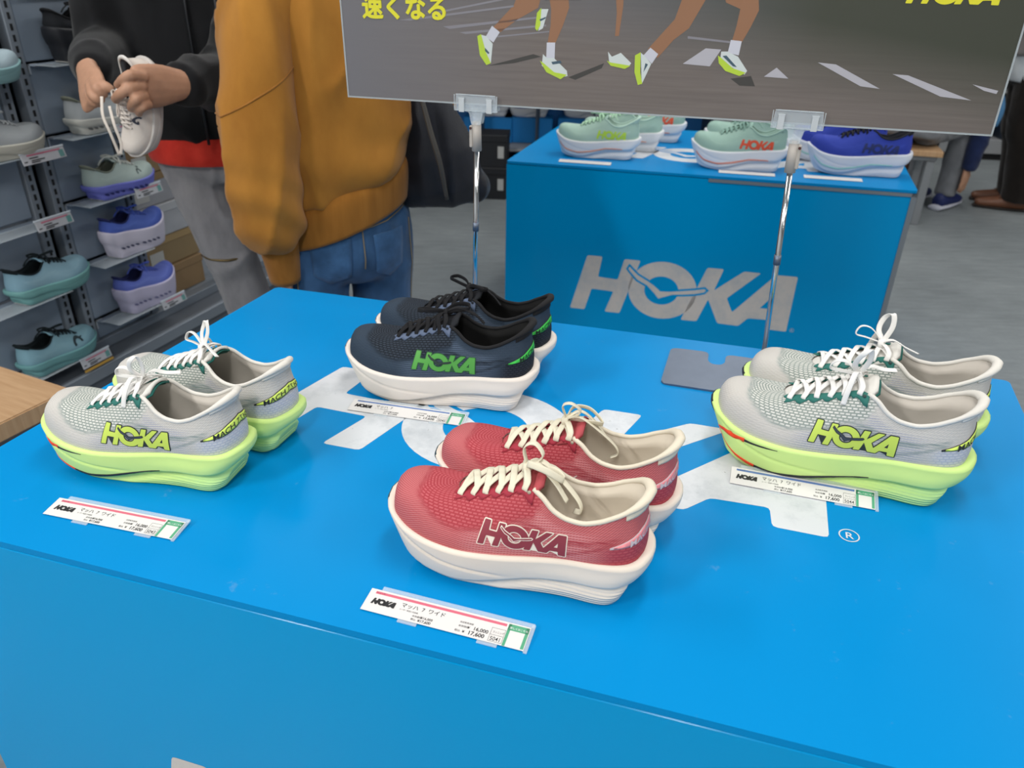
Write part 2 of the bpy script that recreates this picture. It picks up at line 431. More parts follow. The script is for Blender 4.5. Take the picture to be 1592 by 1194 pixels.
def foam_mat(name, color, low=None):
    if name in MATS: return MATS[name]
    t = NT(name); ob = t.coord('Object'); sx = t.n('ShaderNodeSeparateXYZ'); t.l(ob, sx.inputs[0])
    c = lin(color)
    if low:                                # dipped two-tone foam: the heel end is dyed another shade
        f = t.ramp(t.math('ADD', t.math('MULTIPLY', sx.outputs[0], 3.0), t.math('MULTIPLY', sx.outputs[2], -6.0)), [(.05, 0.0), (.45, 1.0)])
        c = t.mix(f, lin(color), lin(low))
    t.base(c)
    ridge = t.wave(ob, 95, 'Z', 0)
    m = t.math('MULTIPLY', t.ramp(sx.outputs[0], [(.0, 0.0), (.06, 1.0)]), t.ramp(sx.outputs[2], [(.016, 1.0), (.022, 0.0)]))
    t.bump(t.math('ADD', t.math('MULTIPLY', ridge, m), t.math('MULTIPLY', t.noise(ob, 900, 2), .12)), .6, .0012)
    t.set(Roughness=.55, Specular_IOR_Level=.3)
    MATS[name] = t.m; return t.m
_GEO = {}
def shoe_geo(key):
    if key not in _GEO:
        _GEO[key] = ShoeGeo(**{'race': dict(), 'soft': dict(stack=1.2, rock=.8, N=96, NL=22, NR=26), 'cloud': dict(stack=.86, rock=.7, N=96, NL=20, NR=26, petal=.5, up=.96), 'tall': dict(stack=1.75, rock=.75, N=96, NL=20, NR=26, petal=.3, up=.93)}[key])
    return _GEO[key]
def upper_decal(g, bvh, V, F, push, my):
    """press flat lettering (x, z plane) onto the outer or inner side of the upper"""
    out = []
    for x, z, _ in V:
        hit = bvh.ray_cast(Vector((x, -.2 * my, z)), Vector((0, my, 0)))
        if hit[0] is None: hit = bvh.find_nearest(Vector((x, -.05 * my, z)))
        n = hit[1]; n = -n if n.y * my > 0 else n
        out.append(np.array(hit[0] + n * push))
    return out, F
def shoe_parts(st, left):
    """list of (part name, mesh, label, sub-part parent) for one shoe"""
    g = shoe_geo(st['geo']); L = g.L; N, h = g.N, g.N // 2; my = 1.0 if left else -1.0; hi = st['geo'] == 'race'
    out = []; x, XT = g.xb, g.xt
    def put(name, VF, m, label=None, under=None, smooth=True, uv=None, zone=None):
        V, F = VF; V = np.array(V, float)
        if not left: V = V * np.array([1, -1, 1]); F = [tuple(f[::-1]) for f in F]
        me = mesh(name, V, F, m, smooth, uv, zone)
        bm = bmesh.new(); bm.from_mesh(me); bmesh.ops.recalc_face_normals(bm, faces=bm.faces[:]); bm.to_mesh(me); bm.free()
        out.append((name, me, label, under))
    P = lambda n, c, r=.7: mat(st['id'] + '_' + n, c, r, .3)
    # sole
    inner = g.mid[-1] - np.c_[g.n, np.zeros(N)] * .006 - np.array([0, 0, .002])
    put('midsole', rings(list(g.mid) + [inner], True, True), foam_mat(st['id'] + '_foam', st['sole'], st.get('sole_low')))
    # upper shell
    nr = g.NR; r = np.linspace(0, 1, nr + 1)[:, None]; xs = np.broadcast_to(x, (nr + 1, N)); rs = np.broadcast_to(r, (nr + 1, N))
    rb = np.interp(x, [0, .04, .1, .2, .3, .45, .58, .64], [.70, .64, .52, .42, .37, .40, .52, 1.1])[None]
    vamp = S_(rs, rb - .02, rb + .05) * (1 - S_(xs, .58, .66))
    lines = S_(xs, .30, .40) * (1 - S_(rs, rb - .10, rb + .02) * (1 - S_(xs, .6, .66))) * (1 - S_(xs, .74, .84)) * (1 - S_(rs, .62, .75))
    tip = np.clip((xs - .36) / (.90 - .36), 0, 1); band = np.abs(rs - (.33 + .17 * tip - .25 * (1 - tip) * 0)); sw = (1 - S_(band, .075 * (1 - tip) + .012, .075 * (1 - tip) + .055)) * S_(xs, .44, .52) * (1 - S_(xs, .87, .90))
    t2 = np.clip((xs - .60) / .28, 0, 1); b2 = np.abs(rs - (.04 + .42 * t2)); sw = np.maximum(sw, .8 * (1 - S_(b2, .02, .06)) * S_(xs, .6, .66) * (1 - S_(xs, .86, .9)))
    edge = np.exp(-((rs - rb) / .035) ** 2) * (1 - S_(xs, .5, .62)); sw = np.maximum(sw, .9 * edge)
    hd = S_(xs, .80, .88) * (1 - S_(rs, .32, .40))
    zone = np.stack([vamp, lines, sw, hd], -1).reshape(-1, 4); uv = np.stack([np.broadcast_to(g.ulen, (nr + 1, N)), g.vlen], -1).reshape(-1, 2)
    um = knit_mat(st['id'] + '_knit', *st['knit'], **st.get('knit_opt', {}))
    uvf = uv
    put('upper', rings(g.U), um, None, None, True, uvf, zone)
    bm = bmesh.new(); vs = [bm.verts.new(v) for v in g.U.reshape(-1, 3)]
    for f in rings(g.U)[1]: bm.faces.new([vs[i] for i in f])
    bm.normal_update(); bvh = BVHTree.FromBMesh(bm); bm.free()
    # lining and insole
    inn = np.c_[g.n, np.zeros(N)]
    B2 = g.B - inn * .010; B2[:, 2] = np.minimum(g.B[:, 2], .058 * (1.2 if st['geo'] != 'race' else 1)) + .002
    rr = np.linspace(0, 1, 13)[:, None, None]
    UL = g.U[np.linspace(nr, 3, 13).astype(int)] - g.Un[np.linspace(nr, 3, 13).astype(int)] * (.0012 + (.0035 + .0045 * S_(g.xt, .62, .78))[None, :, None] * np.minimum(rr * 4, 1))
    UL = np.concatenate([UL, B2[None]], 0)
    put('lining', rings(UL), P('lining', st['lining'], .9))
    put('insole', rings([B2, B2 * np.array([.98, .98, 1]) + np.array([0, 0, .0015])], True, False), P('insole', st['insole'], .85), None, None, False)
    # padded collar along the opening
    idx = [i for i in range(N) if XT[i] > .56]
    pth = np.array([g.T[i] for i in idx]); sx = XT[idx]
    tab = S_(sx, .88, .965)
    pth = pth + np.c_[.000 * tab, 0 * tab, .0005 + .001 * tab]
    rad = [(.0026 + .0032 * q, .0026 + .0020 * q) for q in tab]
    put('collar', tube(pth, rad, 10), P('collar', st['collar'], .85))
    # heel pull: padding folded over the top of the heel
    hp = [i for i in range(N) if x[i] > .90]
    Pg = np.array([[g.s(i, rv, .0012) for i in np.linspace(hp[0], hp[-1], 15)] for rv in np.linspace(st.get('tab', .86), 1.0, 5)])
    Ng = np.array([[g.nrm(i, rv) for i in np.linspace(hp[0], hp[-1], 15)] for rv in np.linspace(st.get('tab', .86), 1.0, 5)])
    if st.get('tab', .86) < 1: put('heel_tab', thick(Pg, Ng, .0016), P('collar', st['collar'], .85))
    # tongue
    G = []; Gn = []
    zs = g.T[0, 2] - .0905
    for xx in np.linspace(.262, .602, 20):
        row = []; nrow = []
        for q in np.linspace(-1, 1, 11):
            wv = .0205 + .004 * S_(xx, .45, .6) - .008 * S_(xx, .585, .602)
            z = (float(g.ztop(np.array([max(xx, .278)]))[0]) + zs - .0045 + .0065 * (1 - q * q) + .013 * float(S_(xx, .555, .602)) - .006 * (1 - float(S_(xx, .26, .31))))
            row.append(((xx - .5) * L, float(g.cen(xx)) + wv * q, z)); nrow.append((.25, q * .35, -1))
        G.append(row); Gn.append(nrow)
    put('tongue', thick(np.array(G), np.array(Gn) * -1, .0035), P('tongue', st['tongue'], .85))
    if 'tongue_in' in st:
        sel = [q for q in range(20) if q >= 14]; Gi = np.array(G)[sel] - np.array([-.003, 0, .0042])
        put('tongue_lining', thick(Gi, np.array(Gn)[sel] * -1, .0015), P('tongue_in', st['tongue_in'], .85))
    # eyestays
    ey = [.315, .360, .405, .450, .497, .546]
    if hi:
        for side in (-1, 1):
            i0, i1 = g.find(.297, side), g.find(.578, side)
            if side > 0 and i0 < i1: i0 += N
            Pg = []; Ng = []
            fis = np.linspace(i0, i1, 61)
            xts = np.interp(fis if side < 0 else (N - fis), np.arange(h + 1), XT[:h + 1])
            for q in np.linspace(0, 1, 4):
                row = []; nrow = []
                for fi, xx in zip(fis, xts):
                    ph = (xx - .293) / .045; tooth = abs((ph % 1) - .38) / .62
                    dep = .0155 - .0065 * tooth if xx < .53 else .0150 + .010 * float(S_(xx, .53, .572)) - .003
                    if xx < .308: dep *= .55
                    rl = 1 - dep / g.plen[int(fi) % N]
                    rv = rl + (1.0 - rl) * q
                    row.append(g.s(fi, rv, .0014)); nrow.append(g.nrm(fi, rv))
                Pg.append(row); Ng.append(nrow)
            put('eyestay', thick(np.array(Pg), np.array(Ng), .0018), P('eyestay', st['eyestay'], .7))
            ho = []
            for xx in [.562]:
                fi = g.find(xx, side); c = g.s(fi, 1 - .009 / g.plen[int(fi)], .0016); n_ = g.nrm(fi, .9)
                ho.append(tube([c - n_ * .001, c + n_ * .0008], .0019, 10))
            put('spare_eyelet', merge(ho), P('hole', st.get('hole', '#3a4a48'), .8))
    # laces: one mesh, criss-cross rows, bow and ends
    pieces = []; W, TH = st.get('lace_w', .0062), .0015
    eL, eM = [], []
    for xx in ey:
        for side, lst in ((-1, eL), (1, eM)):
            fi = g.find(xx, side); rv = 1 - .0075 / g.plen[int(fi) % N]; lst.append((g.s(fi, rv), g.nrm(fi, rv), g.T[int(round(fi)) % N], g.nrm(fi, .98)))
    top = np.array([0, 0, 1.0])
    rnd = random.Random(st.get('seed', 1) * 2 + left)
    def cross(a, b, lift):
        pa, na, ta, nta = a; pb, nb, tb, ntb = b
        mid = (ta + tb) / 2 + top * (.0055 + lift)
        p = [pa - na * .002, pa + na * .0024, ta + (nta * .35 + top * .7) * (.0045), ta * .72 + tb * .28 + top * (.0055 + lift), mid, ta * .28 + tb * .72 + top * (.0055 + lift), tb + (ntb * .35 + top * .7) * .0045, pb + nb * .0024, pb - nb * .002]
        nn = [na, na, nta * .5 + top * .5, top, top, top, ntb * .5 + top * .5, nb, nb]
        q = catmull(p, 33); return ribbon(q, catmull(nn, 33), W, TH)
    pieces.append(cross(eL[0], eM[0], .001))
    for k in range(5):
        pieces.append(cross(eL[k], eM[k + 1], .0004 + rnd.uniform(0, .001)))
        pieces.append(cross(eM[k], eL[k + 1], .0026 + rnd.uniform(0, .002)))
    kx = .527; K = np.array([(kx - .5) * L, .003, float(g.ztop(np.array([kx]))[0]) + zs + .0105])
    for e in (eL[5], eM[5]):
        p = [e[0] - e[1] * .002, e[0] + e[1] * .0028, e[2] + top * .006, (e[2] + K) / 2 + top * .006, K]
        pieces.append(ribbon(catmull(p, 20), catmull([e[1], e[1], top, top, top], 20), W, TH))
    pieces.append(ribbon(K + np.array([(0, -.006, -.003), (.001, -.005, .0035), (0, 0, .005), (-.001, .005, .0035), (0, .006, -.003)]), [(0, -1, .2), (0, -.6, 1), (0, 0, 1), (0, .6, 1), (0, 1, .2)], W * 1.15, TH * 2))
    for pts, ref in st.get('bow', BOW_UP):
        q = catmull(np.array(pts) * .001 + K, 36); nn = [];
        c0 = np.array(ref, float)
        ctr = q.mean(0); loop = np.linalg.norm(q[0] - q[-1]) < .01
        for i in range(36):
            t = q[min(i + 1, 35)] - q[max(i - 1, 0)]; t /= np.linalg.norm(t)
            n_ = np.cross(c0, t); nn.append(n_)
        pieces.append(ribbon(q, nn, W, TH))
    put('lace', merge(pieces), P('lace', st['lace'], .85))
    # brand lettering on the outer side, small bird on the inner side
    if 'logo' in st:
        lg = st['logo']; sc = lg.get('size', .0238); x0, z0 = lg.get('pos', (-.0300, .0590))
        def lay(geo, push, m, name, label=None, side=1):
            V, F = dense(geo[0], geo[1], .16)
            V = np.c_[x0 + V[:, 0] * sc, z0 + V[:, 1] * sc - (V[:, 0] * sc) * .02, V[:, 0] * 0]
            put(name, upper_decal(g, bvh, V, F, push, 1.0), m, label, None, False)
        if 'edge' in lg: lay(merge([LOGO_FAT[0]]), .0006, P('logo_edge', lg['edge'], .6), 'lettering_edge')
        lay(LOGO[0], .0010, P('logo', lg['fill'], .55), 'brand_lettering')
        if 'bird' in lg:
            lay(LOGO[1], .0013, P('logo_gap', lg.get('gap', lg['bird']), .6), 'bird_mark_edge')
            lay(LOGO[2], .0016, P('logo_bird', lg['bird'], .55), 'bird_mark')
        if hi:
            V, F = dense(*LOGO[2], .1); V = np.c_[V[:, 0] * .03 - .020, V[:, 1] * .03 + .050, V[:, 0] * 0]
            V[:, 0] = -V[:, 0] + .04
            put('inner_bird_mark', upper_decal(g, bvh, V, F, .0010, -1.0), P('inbird', lg['inner'], .55), None, None, False)
    # heel flash with its lettering, wrapped round the back
    if 'flash' in st:
        fl = st['flash']
        def strip(w0, w1, dr, push, m, name, a0=.862, teeth=0):
            for side in (-1, 1):
                f0, f1 = g.findb(a0, side), float(h)
                row = []; nn = []
                for q in np.linspace(0, 1, 5):
                    rw = []; nw = []
                    for t in np.linspace(0, 1, 18):
                        tt = np.clip(t + (0.10 * ((q * 4) % 2) - .05) * teeth * (1 - t), 0, 1)
                        fi = f0 + (f1 - f0) * tt; c = .365 + .16 * t ** 1.2 + dr; wd = w0 + (w1 - w0) * min(1, t * 1.6)
                        rv = c + wd * (q - .5); rw.append(g.s(fi, rv, push)); nw.append(g.nrm(fi, rv))
                    row.append(rw); nn.append(nw)
                put(name, thick(np.array(row), np.array(nn), .0006), m, None, None, True)
        strip(.03, .20, 0, .0008, P('flash_edge', fl['edge'], .6), 'heel_flash_edge', .855)
        strip(.016, .158, .002, .0012, P('flash', fl['fill'], .55), 'heel_flash', .868, 1)
        if fl.get('text'):
            for side in (-1, 1):
                V, F = text_geo(fl['text'], .0100, 'CENTER', .012); V, F = dense(V, F, .004)
                f0, f1 = g.findb(.9, side), float(h); pts = []
                per = .25 * L / (h * .25)
                for a, b, _ in V:
                    a = a if side < 0 else -a
                    fm = f0 + (f1 - f0) * .50; stp = np.linalg.norm(g.s(fm + 1, .5) - g.s(fm, .5))
                    fi = fm + a / stp * (1 if side < 0 else 1)
                    t = (fi - g.findb(.862, side)) / (h - g.findb(.862, side)); c = .365 + .16 * max(t, 0) ** 1.2
                    pts.append(g.s(fi, c + (b - .004) / g.plen[int(fi) % N], .0016))
                put('flash_lettering', (pts, F), P('flash_text', fl['edge'], .6), None, None, False)
    # painted lines that run along the foam
    for nm, a0, a1, path, wv, colr in st.get('stripes', []):
        for side in (-1, 1):
            f0, f1 = g.findb(a0, side), g.findb(a1, side)
            if side > 0: f0 = f0 if f0 else N
            Pg = []; Ng = []
            for q in np.linspace(-1, 1, 4):
                rw = []; nw = []
                for t in np.linspace(0, 1, 40):
                    fi = f0 + (f1 - f0) * t; i = int(fi) % N; k = (i + 1) % N; e = fi - int(fi)
                    xx = x[i] * (1 - e) + x[k] * e
                    vv = float(np.interp(xx, *path)) + q * wv * float(np.interp(t, [0, .12, .6, 1], st.get('taper', {}).get(nm, [1, 1, 1, .5])))
                    p = g.sole(np.array([i, k]), vv, .0005); rw.append(p[0] * (1 - e) + p[1] * e); nw.append(np.r_[g.n[i], 0])
                Pg.append(rw); Ng.append(nw)
            put(nm, thick(np.array(Pg), np.array(Ng), .0006), P(nm + colr.strip('#'), colr, .5))
    # rubber toe bumper
    if 'bumper' in st:
        k = max(2, int(N * .030)); fi = np.arange(-k, k + 1) % N
        Pg = np.array([g.sole(fi, v, .0012) for v in np.linspace(.0, .985, 12)]); Ng = np.repeat(np.c_[g.n[fi], np.zeros(len(fi))][None], 12, 0)
        put('toe_bumper', thick(Pg, Ng, .002), P('bumper', st['bumper'], .6))
    # outsole pads that touch the ground
    pads = []
    for (a, b) in ((.16, .42), (.70, .93)):
        ii = [i for i in range(h + 1) if a < x[i] < b]
        top_, bot = [], []
        for i in ii:
            j = (N - i) % N; p, q = g.mid[0][i] * .9, g.mid[0][j] * .9
            top_.append([[*(p[:2] / .9 * np.array([1, .88])), g.zb[i] + .002], [*(q[:2] / .9 * np.array([1, .88])), g.zb[i] + .002]]); 
        pads.append(thick(np.array(top_), np.array([[[0, 0, 1]] * 2] * len(ii)), .003))
    put('outsole_pad', merge(pads), P('outsole', st.get('outsole', '#d8d4cc'), .7), None, None, False)
    # row of openings along a cloud sole
    if 'holes' in st:
        hs = []
        for k, xx in enumerate(np.linspace(.30, .86, 8)):
            for side in (-1, 1):
                fi = g.findb(xx, side); i = int(fi) % N; c = g.sole(np.array([i]), .38, .0002)[0]; tdir = np.array([-g.n[i][1], g.n[i][0], 0]); tdir = tdir if tdir[0] > 0 else -tdir
                nn = np.r_[g.n[i], 0]; V = [c + nn * .0006 + tdir * .009 * math.cos(a) + np.array([0, 0, 1]) * (.0042 * math.sin(a) + .003 * math.cos(a)) for a in np.linspace(0, 2 * PI, 12, False)]
                W2 = [p - nn * .003 for p in V]; hs.append((V + W2, [tuple(range(12)), tuple(range(23, 11, -1))] + [(q, (q + 1) % 12, 12 + (q + 1) % 12, 12 + q) for q in range(12)]))
        put('sole_openings', merge(hs), P('holes', st['holes'], .8), None, None, False)
    if 'mark' in st:                       # printed mark on the outer side
        mk = st['mark']; sc, x0, z0 = mk.get('size', .03), *mk.get('pos', (-.045, .062))
        arc = [(math.cos(a), math.sin(a)) for a in np.linspace(-.15 * PI, 1.05 * PI, 20)]; arc2 = [(.55 * p, .55 * q) for p, q in arc[::-1]]
        V, F = poly_geo([arc + arc2]); V2, F2 = poly_geo([[(-1.1, 1.0), (-.4, 1.05), (-.5, 1.5), (-1.2, 1.35)]])
        V, F = dense(*merge([(V, F), (V2, F2)]), .2); V = np.array(V); V = np.c_[x0 + V[:, 0] * sc, z0 + V[:, 1] * sc, V[:, 0] * 0]
        put('side_mark', upper_decal(g, bvh, V, F, .001, 1.0), P('mark', mk['color'], .6), None, None, False)
    return out
BOW_UP = [([(0, 0, 3), (-6, -8, 16), (-2, -12, 30), (6, -8, 36), (8, -4, 22), (2, 0, 4)], (1, 0, .2)),
          ([(0, 0, 3), (-14, -4, 16), (-26, -6, 16), (-30, -4, 6), (-18, -3, 4), (-2, 0, 2)], (.1, 1, .2)),
          ([(0, 0, 3), (12, 8, 10), (26, 14, 6), (40, 22, 4)], (.3, 1, .2)),
          ([(0, 0, 3), (-4, -14, 8), (-8, -26, -8), (-10, -31, -24)], (1, .1, 0))]
BOW_FLAT = [([(0, 0, 3), (-10, -12, 8), (-26, -20, 10), (-36, -14, 8), (-24, -6, 7), (-4, 0, 3)], (.2, .2, 1)),
            ([(0, 0, 3), (12, 12, 10), (28, 20, 8), (32, 10, 6), (18, 4, 5), (2, 0, 3)], (.2, .2, 1)),
            ([(0, 0, 3), (-6, -16, 2), (-2, -26, -14), (0, -30, -26)], (1, .1, 0)),
            ([(0, 0, 3), (18, 6, 8), (40, 10, -2), (54, 12, -16)], (.1, 1, .2))]
BOW_IN = [([(0, 0, 3), (6, -12, 12), (24, -16, 10), (40, -10, -2), (30, -2, 2), (4, 0, 3)], (.1, .5, 1)),
          ([(0, 0, 3), (-4, 4, 20), (6, 6, 26), (16, 2, 16), (8, 0, 5)], (.1, 1, .1)),
          ([(0, 0, 3), (16, 2, 8), (38, -2, -8), (56, -6, -26), (60, -8, -38), (52, -4, -42)], (.1, 1, .2)),
          ([(0, 0, 3), (14, -8, 10), (32, -12, -4), (46, -14, -24)], (.2, 1, .1))]
_SHOE = {}
def shoe(name, style, left, label, loc, deg, group=None, cat='shoe', tilt=None):
    key = (style['id'], left)
    root = thing(name, label, cat, loc, math.radians(deg), group)
    if tilt: root.rotation_euler = (tilt[0], tilt[1], math.radians(deg))
    if key not in _SHOE: _SHOE[key] = shoe_parts(style, left)
    done = {}
    for n, me, lb, under in _SHOE[key]:
        o = link(n, me, root)
        if lb: o['label'] = lb
    return root
# ------------------------------------------------------------------ the shop: floor, walls, ceiling
def floor_mat():
    t = NT('floor_vinyl'); v = t.coord('Object')
    n1 = t.noise(v, 1.6, 6, .6); n2 = t.noise(t.coord('Object', (3, 14, 1)), 2.2, 5, .65); n3 = t.noise(v, 60, 3)
    f = t.math('ADD', t.math('MULTIPLY', n1, .45), t.math('ADD', t.math('MULTIPLY', n2, .45), t.math('MULTIPLY', n3, .1)))
    t.base(t.ramp(f, [(.28, lin('#666c6e')), (.5, lin('#7e8486')), (.74, lin('#949a9c'))])); t.set(Roughness=.42, Specular_IOR_Level=.35)
    return t.m
A0, A1, B0, B1, CEIL = -3.3, 6.8, -3.6, 8.2, 3.0
def slab(name, pts, z0, z1, m):
    bm = bmesh.new(); prism(bm, pts, z0, z1); o = link(name, from_bm(name, bm, m)); return tag(o, kind='structure')
cor = [g2w(a, b)[:2] for a, b in ((A0, B0), (A1, B0), (A1, B1), (A0, B1))]
slab('floor', cor, -.08, 0, floor_mat())
slab('ceiling', cor, CEIL, CEIL + .08, mat('ceiling_paint', '#d6d6d4', .9))
wm = mat('wall_paint', '#b9bcbf', .85, var=.03, vscale=2)
def wallseg(name, a0, b0, a1, b1): slab(name, [g2w(a, b)[:2] for a, b in ((a0, b0), (a1, b0), (a1, b1), (a0, b1))], 0, CEIL, wm)
wallseg('wall_back', A0 - .1, B1, A1 + .1, B1 + .1); wallseg('wall_front', A0 - .1, B0 - .1, A1 + .1, B0)
wallseg('wall_left', A0 - .1, B0, A0, B1); wallseg('wall_right', A1, B0, A1 + .1, B1)

# ------------------------------------------------------------------ the two blue plinths
def plinth_mat(name, col, rough, dirt=0.0, spec=.3):
    t = NT(name); v = t.coord('Object'); c = lin(col)
    if dirt:
        f = t.ramp(t.noise(v, 26, 5, .7), [(.66, 0.0), (.78, dirt)]); t.base(t.mix(f, c, lin('#7f9fc4')))
    else: t.base(c)
    t.set(Roughness=rough, Specular_IOR_Level=spec)
    t.bump(t.noise(v, 400, 2), .03, .0005); return t.m
BLUE_TOP = plinth_mat('blue_vinyl_top', '#0085c6', .38, .35, .08); BLUE_SIDE = plinth_mat('blue_vinyl_side', '#0094d2', .14, 0, .14)
def vinyl_white(name, col, scuff):
    t = NT(name); v = t.coord('Object'); f = t.noise(v, 9, 6, .75); g_ = t.noise(v, 90, 3, .6)
    c = t.mix(t.ramp(f, [(.45, 0.0), (.75, 1.0)]), lin(col), lin('#aeb4ba'))
    c = t.mix(t.ramp(g_, [(.70, 0.0), (.76, scuff)]), c, lin('#77797b')); t.base(c); t.set(Roughness=.5); return t.m
WHITE_VINYL = vinyl_white('white_vinyl', '#d3d6da', .8); WARM_VINYL = vinyl_white('warm_white_vinyl', '#cfc8c2', .1)
def off(quad, d):                          # move the sides of a plan quad inwards
    q = [np.array(p, float) for p in quad]; n = len(q); out = []
    for i in range(n):
        a, b, c = q[i - 1], q[i], q[(i + 1) % n]
        n1 = np.array([-(b - a)[1], (b - a)[0]]); n1 /= np.linalg.norm(n1); n2 = np.array([-(c - b)[1], (c - b)[0]]); n2 /= np.linalg.norm(n2)
        m = n1 + n2; m /= (m @ n1); out.append(b + m * d)
    return out
def plinth(label, quad, group=None, trim=False):
    o0 = np.array(quad[0]); ang = math.atan2(*(np.array(quad[1]) - o0)[::-1]); c, s = math.cos(-ang), math.sin(-ang)
    R2 = np.array([[c, -s], [s, c]]); q = [R2 @ (np.array(p) - o0) for p in quad]
    root = thing('display_plinth', label, 'plinth', (o0[0], o0[1], 0), ang)
    bm = bmesh.new(); prism(bm, round_poly(q, .012, 4), TOP - .009, TOP); link('top_panel', from_bm('top_panel', bm, BLUE_TOP), root)
    i1 = off(q, .0008)
    names = ['front_panel', 'side_panel', 'back_panel', 'side_panel']
    for k in range(4):
        a, b = i1[k], i1[(k + 1) % 4]; d = (b - a) / np.linalg.norm(b - a); nn = np.array([-d[1], d[0]]) * .018
        cut = d * .018 if k in (1, 3) else d * 0
        bm = bmesh.new(); prism(bm, [a + cut, b - cut, b - cut + nn, a + cut + nn], .0, TOP - .0118)
        bmesh.ops.bevel(bm, geom=[e for e in bm.edges], offset=.001, segments=1, affect='EDGES')
        link(names[k], from_bm('panel', bm, BLUE_SIDE), root)
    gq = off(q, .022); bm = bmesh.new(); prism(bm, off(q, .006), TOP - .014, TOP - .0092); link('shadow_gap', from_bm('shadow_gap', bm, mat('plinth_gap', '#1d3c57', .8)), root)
    if trim:
        a, b = i1[0], i1[1]; bm = bmesh.new()
        add_box(bm, (b[0] - .014, b[1] - .003, .0), (b[0] + .002, b[1] + .004, TOP - .0098)); add_box(bm, (b[0] * .52, b[1] - .003, TOP - .020), (b[0] + .002, b[1] + .002, TOP - .0098))
        link('edge_trim', from_bm('edge_trim', bm, mat('grey_edge_trim', '#83898f', .4, metal=.3)), root, (0, -.0006, 0))
    return root, ang, q
def flat_logo(root, name, m, O, ex, ey, nz, unit, thick_=.0003, gapmat=None):
    """brand lettering laid on a flat face of a plinth"""
    O, ex, ey, nz = (np.array(v, float) for v in (O, ex, ey, nz))
    put = lambda geo, h, nm, mm: link(nm, mesh(nm, [O + ex * v[0] * unit + ey * v[1] * unit + nz * h for v in geo[0]], geo[1], mm), root)
    put(LOGO[0], thick_, name, m)
    put(LOGO[1], thick_ * 2, 'bird_mark_edge', gapmat or BLUE_SIDE); put(LOGO[2], thick_ * 3, 'bird_mark', m)
def reg_mark(root, c, ex, ey, nz, r, m, h=.0006):
    c, ex, ey, nz = (np.array(v, float) for v in (c, ex, ey, nz))
    V, F = poly_geo([_ell(0, 0, r, r, 40), _ell(0, 0, r * .87, r * .87, 40)]); T_, G_ = text_geo('R', r * 1.35, 'CENTER', .012)
    V, F = merge([(V, F), (T_ + np.array([0, -r * .48, 0]), G_)])
    link('registered_mark', mesh('registered_mark', [c + ex * v[0] + ey * v[1] + nz * h for v in V], F, m), root)
front, fang, fq = plinth('large blue display plinth in front carrying the four pairs of running shoes', [(-.783, .7655), (.577, .372), (.857, 1.178), (-.508, 1.546)])
back, bang, bq = plinth('blue display plinth standing behind, with mint and blue shoes on top', [(-.035, 2.779), (1.281, 2.462), (1.521, 3.225), (.205, 3.54)], trim=True)
la = math.radians(-15.87) - fang
def to_local(root, ang, w):
    c, s = math.cos(-ang), math.sin(-ang); x, y = w[0] - root.location.x, w[1] - root.location.y
    return np.array([c * x - s * y, s * x + c * y, w[2]])
ex = np.array([math.cos(la), math.sin(la), 0]); ey = np.array([-ex[1], ex[0], 0]); k0 = .2218
flat_logo(front, 'top_lettering', WHITE_VINYL, to_local(front, fang, (-.275, .942, TOP)) - ex * .635 * k0, ex, ey, (0, 0, 1), k0, .0002, BLUE_TOP)
reg_mark(front, to_local(front, fang, at_z(1320, 833, TOP)), ex, ey, (0, 0, 1), .0125, WHITE_VINYL)
flat_logo(front, 'front_lettering', WARM_VINYL, (.345 - .256 * .21, .0008, .384 - .21), (1, 0, 0), (0, 0, 1), (0, -1, 0), .21)
sl = math.radians(-1.2); bx = (math.cos(0), 0, math.sin(0))
flat_logo(back, 'front_lettering', WARM_VINYL, (.257, .0008, .188), bx, (0, 0, 1), (0, -1, 0), .2085)
reg_mark(back, (.257 + .2085 * 3.87, .0008, .196), (1, 0, 0), (0, 0, 1), (0, -1, 0), .0075, WARM_VINYL, .0004)
pb = to_local(back, bang, at_z(905, 225, TOP))
ea = math.radians(-2); e1 = np.array([math.cos(ea), math.sin(ea), 0]); e2 = np.array([-e1[1], e1[0], 0])
flat_logo(back, 'top_lettering', WHITE_VINYL, np.array([.262, to_local(back, bang, at_z(1045, 249, TOP))[1], TOP]), e1, e2, (0, 0, 1), .2218, .0002, BLUE_TOP)

